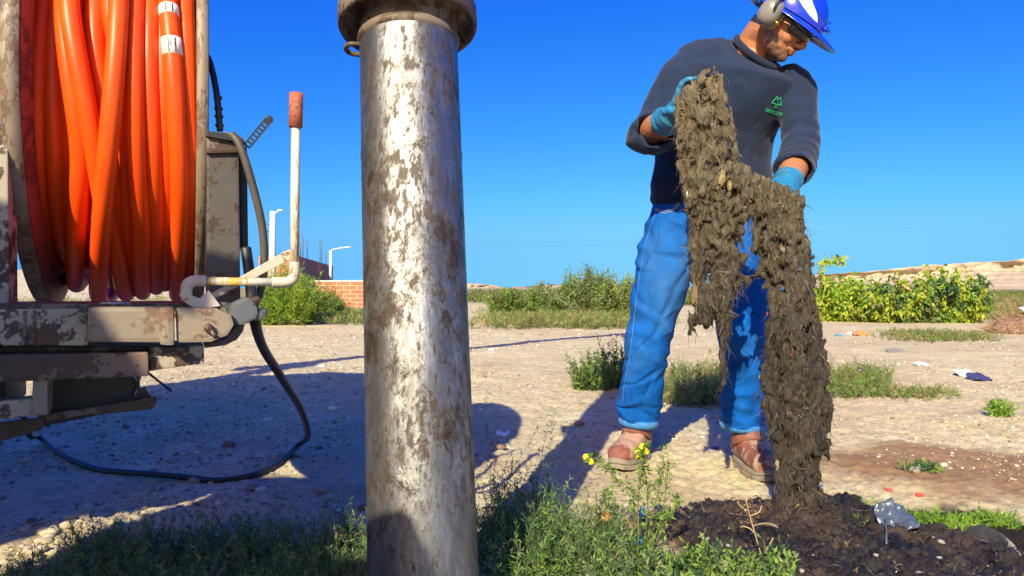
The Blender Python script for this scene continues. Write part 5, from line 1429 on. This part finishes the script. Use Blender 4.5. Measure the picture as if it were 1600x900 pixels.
litter('blue_wrapper', 995, 866, 20, 16, M['blueplast'], 'second bright blue plastic scrap, lower right beside the flowering weed', 'litter', 0.018, 0.02, 0.8, 14, 10, 2.5, 0.9)
litter('blue_wrapper', 1003, 820, 10, 20, M['blueplast'], 'narrow blue plastic strip behind the stems of the flowering weed', 'litter', 0.018, 0.02, 0.8, 17, 10, 2.5, 1.2)
litter('paper_scrap', 786, 676, 26, 12, M['paper'], 'crumpled white paper on the dirt just right of the pipe', 'paper', 0.022, None, 0.8, 2)
litter('paper_scrap', 1440, 571, 22, 6, M['paper'], 'flat pale paper scrap on bare dirt in front of the vine bush', 'paper', 0.02, None, 1.0, 21)
litter('paper_scrap', 1508, 588, 34, 14, M['paper'], 'white paper touching the dark blue cloth at the right', 'paper', 0.05, None, 1.0, 22)
litter('cloth_rag', 1530, 593, 40, 10, M['navycloth'], 'dark blue cloth rag on the dirt at the right beside white paper', 'rag', 0.05, None, 0.9, 23)
litter('orange_cloth', 1345, 524, 26, 9, M['orangefab'], 'orange cloth scrap on the dirt in front of the vine bush', 'litter', 0.08, None, 0.9, 24)
litter('paper_scrap', 1328, 523, 12, 8, M['paper'], 'small white crumple left of the orange cloth scrap', 'paper', 0.06, None, 0.8, 25)
litter('plastic_bottle', 1311, 525, 14, 5, M['teal'], 'small teal plastic bottle left of the orange cloth scrap', 'bottle', 0.04, None, 0.8, 26)
litter('dark_rag', 1400, 549, 34, 7, M['cloth_grey'], 'grey flattened rag on the dirt below the orange cloth scrap', 'rag', 0.03, None, 0.8, 27)
litter('paper_scrap', 1118, 706, 12, 8, M['clearplast'], 'tiny shiny wrapper between the worker\'s boots', 'litter', 0.010, None, 0.8, 28)
litter('paper_scrap', 1346, 590, 12, 10, M['clearplast'], 'pale blue scrap caught in the green weeds right of the rags', 'litter', 0.04, 0.03, 0.8, 29)
litter('paper_scrap', 818, 880, 14, 8, M['paper'], 'small white scrap low in the weeds right of the pipe', 'litter', 0.01, 0.03, 0.8, 30)

# ================================================================== plants
def leaf_mat(name, c1, c2, tr=0.35):
    m, t, b = new_mat(name)
    f = tex_noise(t, 9, 5, 0.7); g = tex_noise(t, 60, 2, 0.6)
    ad = nd(t, 'ShaderNodeMath', operation='ADD'); t.links.new(f, ad.inputs[0]); t.links.new(g, ad.inputs[1])
    c = ramp(t, ad.outputs[0], [(0.40, c1), (0.62, c2)]) if False else mix(t, ramp(t, g, [(0.38, 0.0), (0.62, 1.0)]), c1, c2)
    c = mix(t, ramp(t, f, [(0.35, 0.35), (0.6, 0.0)]), c, tuple(x * 0.5 for x in c1))
    t.links.new(c, b.inputs['Base Color']); b.inputs['Roughness'].default_value = 0.6; b.inputs['Specular IOR Level'].default_value = 0.25
    tl = nd(t, 'ShaderNodeBsdfTranslucent'); t.links.new(c, tl.inputs['Color']); mx = nd(t, 'ShaderNodeMixShader'); mx.inputs[0].default_value = tr
    out = t.nodes['Material Output']; t.links.new(b.outputs[0], mx.inputs[1]); t.links.new(tl.outputs[0], mx.inputs[2]); t.links.new(mx.outputs[0], out.inputs[0])
    return m
M['lfA'] = leaf_mat('grey_green_leaf', (0.17, 0.23, 0.10), (0.30, 0.36, 0.17))
M['lfB'] = leaf_mat('fresh_green_leaf', (0.12, 0.24, 0.04), (0.25, 0.38, 0.08))
M['lfC'] = leaf_mat('dark_green_leaf', (0.045, 0.11, 0.05), (0.09, 0.18, 0.07))
M['lfD'] = leaf_mat('yellow_green_leaf', (0.24, 0.34, 0.03), (0.46, 0.52, 0.07))
M['lfE'] = leaf_mat('dry_grass', (0.30, 0.23, 0.10), (0.48, 0.38, 0.19))
M['lfF'] = leaf_mat('bright_green_grass', (0.12, 0.28, 0.02), (0.30, 0.48, 0.05))
M['lfG'] = leaf_mat('olive_scrub_leaf', (0.10, 0.14, 0.04), (0.24, 0.27, 0.09))
M['stem'] = simple('green_brown_stem', (0.12, 0.13, 0.05), 0.8); M['dry'] = simple('dry_stem', (0.36, 0.25, 0.14), 0.9); M['petal'] = simple('yellow_petal', (0.80, 0.62, 0.01), 0.6, bmp=0)
def stems_leaves(base, dirs, Ls, r, per, ll, lw, wig=0.12, sag=0.0, spread=0.9, start=0.15, nseg=6, droop=0.0, rng=RNG):
    """stems from base points; narrow leaves along them. returns stem (V,Q) and leaf (V,Q)"""
    SV, SQ, pts = strands(base, dirs, Ls, r, nseg, wig, rng, sag)
    n = len(base); t_ = start + (1 - start) * rng.random((n, per)); t_[:, 0] = 1.0
    k = np.minimum((t_ * nseg).astype(int), nseg - 1); f = t_ * nseg - k; ii = np.arange(n)[:, None]
    P0 = pts[ii, k]; P1 = pts[ii, k + 1]; P_ = P0 + (P1 - P0) * f[..., None]; D_ = P1 - P0; D_ /= np.linalg.norm(D_, axis=2)[..., None] + 1e-9
    P_ = P_.reshape(-1, 3); D_ = D_.reshape(-1, 3); m = len(P_)
    ld = D_ * 0.6 + rng.normal(0, spread * 0.6, (m, 3)); ld[:, 2] -= droop; ld /= np.linalg.norm(ld, axis=1)[:, None]
    sd = np.cross(ld, rng.normal(0, 1, (m, 3))); sd /= np.linalg.norm(sd, axis=1)[:, None] + 1e-9; nn = np.cross(ld, sd)
    L_ = (ll * rng.uniform(0.5, 1.25, m) * (1.1 - 0.45 * t_.ravel()))[:, None]; w_ = L_ * (lw / ll)
    tip = P_ + ld * L_ - nn * L_ * 0.12; tip[:, 2] -= droop * L_[:, 0] * 0.2; mid = P_ + ld * L_ * 0.45 + nn * L_ * 0.06
    V = np.stack([P_, mid + sd * w_ * .5, tip, mid - sd * w_ * .5], 1).reshape(-1, 3)
    return (SV, SQ), (V, (np.arange(m)[:, None] * 4 + np.arange(4)[None]))
def cat(parts):
    VV, QQ, b_ = [], [], 0
    for V, Q in parts: VV.append(V); QQ.append(Q + b_); b_ += len(V)
    return np.vstack(VV), np.vstack(QQ)
def dirs_up(n, spread, rng=RNG, lean=(0, 0)):
    d = rng.normal(0, spread, (n, 3)); d[:, 2] = 1; d[:, 0] += lean[0]; d[:, 1] += lean[1]; return d
def weeds(name, label, region, n, h, per, ll, lw, mats, spread=0.35, nst=(4, 9), stuff=True, rad=0.02, wig=0.12, prob=None, r=0.0009, start=0.15, droop=0.0):
    """region(): -> (x,y) random ground point ; one stuff object"""
    B, D, Ls = [], [], []
    for k in range(n):
        x, y = region(); z = gh1(x, y) - 0.004; m = RNG.integers(*nst); hh = h * RNG.uniform(0.5, 1.2)
        b_ = np.array([x, y, z]) + RNG.normal(0, rad, (m, 3)) * np.array([1, 1, 0]); B.append(b_); D.append(dirs_up(m, spread)); Ls.append(hh * RNG.uniform(0.5, 1.1, m))
    B = np.vstack(B); D = np.vstack(D); Ls = np.concatenate(Ls)
    (SV, SQ), (V, Q) = stems_leaves(B, D, Ls, np.full(len(B), r), per, ll, lw, wig, 0.0, start=start, droop=droop)
    VV, QQ = cat([(SV, SQ), (V, Q)]); kk = len(mats) - 1
    mi = np.concatenate([np.zeros(len(SQ), int), 1 + np.repeat(RNG.choice(kk, len(B), p=prob), per)])
    return tag(mk_np(name, VV, QQ, mats, None, False, mi), label, None, None, 'stuff')
def reg(px0, px1, py0, py1):
    def f():
        while True:
            py = RNG.uniform(py0, py1); Y = ground_Y(py); px = RNG.uniform(px0, px1); X = (px - 800) / F * Y
            if (X - PB.x) ** 2 + (Y - PB.y) ** 2 > 0.43 ** 2: return X, Y
    return f
def lin(px0, y0, px1, y1, ymax):   # region whose far edge slopes
    def f():
        px = RNG.uniform(px0, px1); lo = y0 + (y1 - y0) * (px - px0) / (px1 - px0); py = RNG.uniform(lo, ymax); Y = ground_Y(py); return (px - 800) / F * Y, Y
    return f
weeds('foreground_weeds', 'fine leaved green weeds along the bottom left, in front of the truck shadow', lin(130, 880, 600, 850, 985), 330, 0.135, 34, 0.020, 0.0034, [M['stem'], M['lfA'], M['lfB'], M['lfC'], M['lfE']], 0.35, prob=[.45, .25, .2, .1])
weeds('foreground_weeds', 'sparse low weeds at the lower left corner', lin(-10, 905, 200, 872, 985), 90, 0.10, 30, 0.018, 0.0032, [M['stem'], M['lfA'], M['lfB'], M['lfE']], 0.4, prob=[.6, .25, .15])
weeds('foreground_weeds', 'bushy green weeds right of the pipe in the shade', lin(765, 830, 960, 862, 960), 150, 0.17, 34, 0.024, 0.0042, [M['stem'], M['lfC'], M['lfB'], M['lfA']], 0.4, prob=[.4, .3, .3])
weeds('foreground_weeds', 'broad leaved green weeds at the bottom edge, right of the pipe', lin(930, 885, 1230, 905, 960), 70, 0.10, 20, 0.030, 0.009, [M['stem'], M['lfC'], M['lfB'], M['lfA']], 0.45, prob=[.3, .4, .3])
weeds('tall_stems', 'taller sparse stems rising above the weeds right of the pipe', reg(770, 850, 800, 850), 14, 0.34, 40, 0.020, 0.004, [M['stem'], M['lfC'], M['lfA']], 0.28, (2, 4), prob=[.7, .3])
weeds('grass_tuft', 'bright green grass behind the muck pile', lin(1318, 800, 1500, 822, 835), 80, 0.055, 14, 0.035, 0.004, [M['lfF'], M['lfF'], M['lfB']], 0.55, (5, 10), prob=[.7, .3], start=0.0)
weeds('grass_tuft', 'small green tuft at the far right edge of the muck', reg(1520, 1575, 808, 818), 10, 0.045, 12, 0.032, 0.005, [M['lfF'], M['lfB'], M['lfF']], 0.7, (4, 8), prob=[.5, .5])
weeds('grass_tuft', 'little dark green tuft on the reddish damp earth', reg(1425, 1455, 736, 742), 8, 0.05, 12, 0.03, 0.006, [M['stem'], M['lfB'], M['lfC']], 0.7, (4, 7), prob=[.5, .5])
weeds('grass_tuft', 'green weed tuft near the right edge in mid distance', reg(1550, 1575, 650, 656), 8, 0.10, 12, 0.05, 0.01, [M['stem'], M['lfB'], M['lfF']], 0.7, (4, 7), prob=[.5, .5])
weeds('low_weeds', 'low green weeds on the sand right of the hanging rags', reg(1285, 1375, 585, 625), 120, 0.13, 18, 0.035, 0.006, [M['stem'], M['lfG'], M['lfB'], M['lfE']], 0.5, prob=[.5, .35, .15], rad=0.05)
weeds('low_weeds', 'second streak of low green weeds further right on the sand', reg(1375, 1480, 612, 626), 40, 0.06, 14, 0.03, 0.006, [M['stem'], M['lfG'], M['lfB'], M['lfE']], 0.6, prob=[.5, .3, .2], rad=0.05)
weeds('low_weeds', 'thin green streak of ground cover in front of the vine bush', reg(1395, 1530, 520, 534), 130, 0.10, 10, 0.06, 0.012, [M['stem'], M['lfG'], M['lfB'], M['lfE']], 0.7, prob=[.6, .2, .2], rad=0.15)
weeds('low_weeds', 'green weeds behind the worker seen between his legs', reg(1040, 1150, 585, 640), 130, 0.20, 18, 0.04, 0.007, [M['stem'], M['lfG'], M['lfB'], M['lfE']], 0.45, prob=[.4, .25, .35], rad=0.05)
weeds('low_weeds', 'olive grass strip at the foot of the middle bushes', reg(775, 1000, 486, 514), 420, 0.22, 10, 0.14, 0.016, [M['lfG'], M['lfG'], M['lfE'], M['lfB']], 0.5, prob=[.45, .3, .25], rad=0.3, r=0.004)
weeds('low_weeds', 'dry and green grass right of the vine bush', reg(1500, 1640, 470, 500), 380, 0.30, 10, 0.2, 0.02, [M['lfG'], M['lfG'], M['lfE']], 0.5, prob=[.5, .5], rad=0.4, r=0.004)
weeds('low_weeds', 'short grass at the foot of the bushes by the brick wall', reg(400, 575, 486, 508), 260, 0.22, 10, 0.14, 0.016, [M['lfG'], M['lfG'], M['lfB'], M['lfE']], 0.5, prob=[.4, .3, .3], rad=0.3, r=0.004)
weeds('low_weeds', 'grass glimpsed under the hose reel', reg(20, 360, 478, 500), 260, 0.45, 12, 0.2, 0.02, [M['lfG'], M['lfE'], M['lfG']], 0.5, prob=[.6, .4], rad=0.3, r=0.004)
def far_reg(px0, px1, Y0, Y1):
    def f():
        Y = RNG.uniform(Y0, Y1); return (RNG.uniform(px0, px1) - 800) / F * Y, Y
    return f
weeds('far_scrub', 'distant belt of olive scrub below the bluffs', far_reg(560, 1700, 32, 75), 1700, 0.42, 14, 0.20, 0.07, [M['lfG'], M['lfG'], M['lfB'], M['lfE']], 0.5, prob=[.65, .2, .15], rad=0.9, r=0.012)

def bush(name, label, px, py, wpx, hpx, nst, per, ll, lw, mats, spread=0.5, wig=0.1, droop=0.0, rough=0.5, depth=1.0, prob=None, group=None, r=0.004, start=0.1, sag=0.0, lean=(0, 0)):
    Y = ground_Y(py); X = (px - 800) / F * Y; wd = wpx / F * Y; h = hpx / F * Y
    t0 = thing(name, label, 'bush', (X, Y, gh1(X, Y)), group)
    bx_ = RNG.uniform(-1, 1, nst); by_ = RNG.uniform(-1, 1, nst)
    B = np.stack([X + bx_ * wd * 0.30, Y + by_ * wd * 0.22 * depth, np.full(nst, gh1(X, Y) - 0.01)], 1)
    D = np.stack([bx_ * spread + RNG.normal(0, .15, nst) + lean[0], by_ * spread * 0.6 + RNG.normal(0, .15, nst) + lean[1], np.ones(nst)], 1)
    env = (1 - 0.45 * np.abs(bx_) ** 2) * (1 + rough * RNG.uniform(-1, 0.3, nst)); Ls = h * env * 1.02
    (SV, SQ), (V, Q) = stems_leaves(B, D, Ls, np.full(nst, r), per, ll, lw, wig, sag, droop=droop, start=start)
    mk_np('stems', SV, SQ, M['stem'], t0)
    mi = np.repeat(RNG.choice(len(mats), nst, p=prob), per)
    mk_np('foliage', V, Q, mats, t0, False, mi)
    return t0
bush('reed_bush', 'tall feathery light green bush at the right of the black cable', 448, 508, 100, 88, 330, 60, 0.16, 0.016, [M['lfF'], M['lfB'], M['lfD']], 0.35, prob=[.4, .35, .25])
bush('reed_bush', 'rounder darker bush at the right end of the left thicket', 502, 500, 62, 50, 200, 60, 0.14, 0.02, [M['lfG'], M['lfB'], M['lfF']], 0.5, prob=[.4, .4, .2])
bush('shrub', 'small leaning green shrub standing alone on the sand behind the left leg', 925, 608, 70, 62, 60, 60, 0.045, 0.009, [M['lfB'], M['lfC'], M['lfG']], 0.7, prob=[.5, .2, .3], r=0.002)
bush('shrub', 'dark upright shrub touching the left edge of the jeans', 962, 606, 54, 82, 46, 64, 0.045, 0.010, [M['lfC'], M['lfC'], M['lfB']], 0.4, prob=[.4, .35, .25], r=0.002)
bush('wild_bush', 'small round bush, leftmost of the middle thicket', 795, 495, 52, 42, 200, 50, 0.15, 0.03, [M['lfG'], M['lfB']], 0.5, prob=[.6, .4])
bush('wild_bush', 'low bush in the middle of the central thicket', 850, 493, 80, 48, 240, 50, 0.16, 0.035, [M['lfG'], M['lfB'], M['lfA']], 0.5, prob=[.4, .3, .3])
bush('wild_bush', 'tall open bush, tallest of the central thicket', 920, 495, 96, 72, 260, 60, 0.17, 0.035, [M['lfG'], M['lfB'], M['lfA']], 0.4, prob=[.4, .3, .3], rough=.6)
bush('wild_bush', 'bush just left of the jeans in the central thicket', 975, 496, 70, 62, 200, 60, 0.17, 0.03, [M['lfG'], M['lfD'], M['lfA']], 0.4, prob=[.4, .25, .35], rough=.6)
bush('vine_bush', 'yellow green vine bush close beside the hanging rags', 1315, 500, 100, 74, 170, 50, 0.15, 0.085, [M['lfD'], M['lfF'], M['lfB']], 0.5, droop=0.9, prob=[.6, .3, .1], wig=.2)
bush('vine_bush', 'middle part of the leafy vine hedge on the right', 1400, 502, 110, 72, 200, 54, 0.15, 0.085, [M['lfD'], M['lfB'], M['lfG'], M['lfC']], 0.5, droop=0.9, prob=[.35, .25, .25, .15], wig=.2)
bush('vine_bush', 'darker right hand vine bush at the end of the hedge', 1478, 502, 100, 82, 230, 60, 0.15, 0.085, [M['lfD'], M['lfB'], M['lfC']], 0.5, droop=1.0, prob=[.35, .25, .4], wig=.2)
# vine shoot arching above the hedge
sh = thing('vine_shoot', 'thin pale vine shoot arching above the hedge beside the rags', 'vine', W(1285, 470, 15.2))
SP = catmull([W(1285, 470, 15.2), W(1290, 440, 15.2), W(1283, 412, 15.2), W(1292, 405, 15.2), W(1302, 408, 15.2), W(1312, 402, 15.2), W(1316, 406, 15.2)], 5)
w = MB(); w.tube(SP, 0.012, 6); w.build('stem', M['lfD'], sh)
PP_ = np.array([p[:] for p in SP for _ in range(3)]); Nn2 = RNG.normal(0, 1, PP_.shape); Nn2[:, 1] -= 1; V, Q = flakes(PP_, Nn2, np.full(len(PP_), 0.16), 0.9); mk_np('foliage', V, Q, M['lfD'], sh, False)
w = MB(); w.tube([W(1397, 438, 14.9), W(1425, 455, 14.7)], 0.03, 6); tag(w.build('cane', M['dry']), 'pale dry cane lying across the top of the vine hedge', 'cane')
# straw heap
t0 = thing('straw_heap', 'heap of brown dry straw and roots at the right edge', 'straw heap', (*XY(1590, 11), 0))
n = 1600; c = XY(1600, 11); a = RNG.uniform(0, 6.28, n); rr_ = RNG.random(n) ** .5 * 0.52
P_ = np.stack([c.x + np.cos(a) * rr_ * 0.95, c.y + np.sin(a) * rr_ * .6, (0.34 * (1 - rr_ / .52)) * RNG.random(n) ** .4], 1); D = RNG.normal(0, 1, (n, 3)); D[:, 2] *= .35
V, Q, _ = strands(P_, D, RNG.uniform(.12, .35, n), np.full(n, .006), 4, .2); mk_np('straw', V, Q, [M['dry'], M['stone4'], M['orangefab']], t0, True, np.repeat(RNG.choice(3, n, p=[.6, .35, .05]), 12))
w = MB(); w.ell((c.x, c.y, 0), (0.50, 0.33, 0.26)); w.build('core', M['stone4'], t0)
tag(crumple('white_cloth', (c.x + 0.03, c.y - 0.05, 0.36), (0.13, 0, 0), (0, 0.12, 0.03), (0, 0, 1), 0.05, M['paper'], None, 10, 4), 'white cloth lying on top of the straw heap', 'cloth')
# flowering weed
fw = thing('flowering_weed', 'thin weed with yellow flowers growing in front of the left boot', 'weed', (*XY(1000, 1.86), 0))
Fp = [([(998, 872), (992, 800), (985, 765), (960, 745), (935, 722), (922, 716)], True, 1.86), ([(1000, 874), (997, 800), (1000, 750), (1003, 712), (1006, 700)], True, 1.84), ([(1006, 876), (1018, 810), (1030, 760), (1038, 706)], False, 1.88), ([(1010, 876), (1030, 820), (1040, 770), (1044, 730)], False, 1.9),
      ([(994, 872), (975, 820), (955, 790), (948, 770)], False, 1.86), ([(1004, 874), (1012, 790), (1008, 740), (998, 708)], True, 1.88), ([(1002, 874), (1020, 840), (1052, 800), (1060, 780)], False, 1.83)]
for pts, fl, Y_ in Fp:
    C_ = catmull([W(x, y, Y_ + 0.004 * k) for k, (x, y) in enumerate(pts)], 5)
    w = MB(); w.tube(C_, np.linspace(0.0022, 0.0010, len(C_)), 6); st = w.build('stem', M['stem'], fw)
    P_ = np.array([p[:] for p in C_ for _ in range(4)]); n = len(P_)
    (sv, sq), (V, Q) = stems_leaves(P_, RNG.normal(0, 1, (n, 3)) + np.array([0, 0, .5]), np.full(n, .012), np.full(n, .0005), 3, 0.022, 0.0055, start=0.3)
    mk_np('leaves', V, Q, M['lfB'], st, False)
    if fl:
        for k in range(2):
            c_ = C_[-1] + Vector((RNG.normal(0, .006), 0, -0.012 * k + .004)); w = MB()
            for j in range(6):
                a = j * PI / 3; d = Vector((math.cos(a), -0.6, math.sin(a))).normalized(); w.ell(c_ + d * .0055, (.0042, .0022, .0042), None, 8, 5)
            w.ell(c_ + Vector((0, -.004, 0)), .003, None, 8, 5); w.build('flower', M['petal'], fw)
    else:
        w = MB(); 
        for j in range(5): w.ell(C_[-1 - j] + Vector((RNG.normal(0, .004), RNG.normal(0, .004), 0)), .0028, None, 8, 5)
        tag(w.build('buds', M['lfD'], fw), kind='stuff')
# dry twig plant in front of the muck
tw = thing('dry_stalk', 'dry branching brown stalk standing in front of the muck', 'dry stalk', (*XY(1195, 1.78), 0))
for pts in ([(1198, 905), (1190, 870), (1180, 835), (1170, 800), (1165, 778)], [(1190, 870), (1202, 852), (1208, 840)], [(1180, 835), (1172, 826), (1160, 822)], [(1172, 806), (1186, 800), (1190, 790)], [(1170, 798), (1158, 792), (1152, 784)]):
    w = MB(); w.tube(catmull([W(x, y, 1.78) for x, y in pts], 4), 0.0016, 6); w.build('branch', M['dry'], tw)
C_ = np.array([W(RNG.normal(1168, 12), RNG.uniform(775, 825), 1.78 + RNG.normal(0, .01))[:] for _ in range(70)]); V, Q, _ = strands(C_, RNG.normal(0, 1, (70, 3)), np.full(70, .012), np.full(70, .0007), 2)
tag(mk_np('seed_heads', V, Q, M['dry'], tw), kind='stuff')
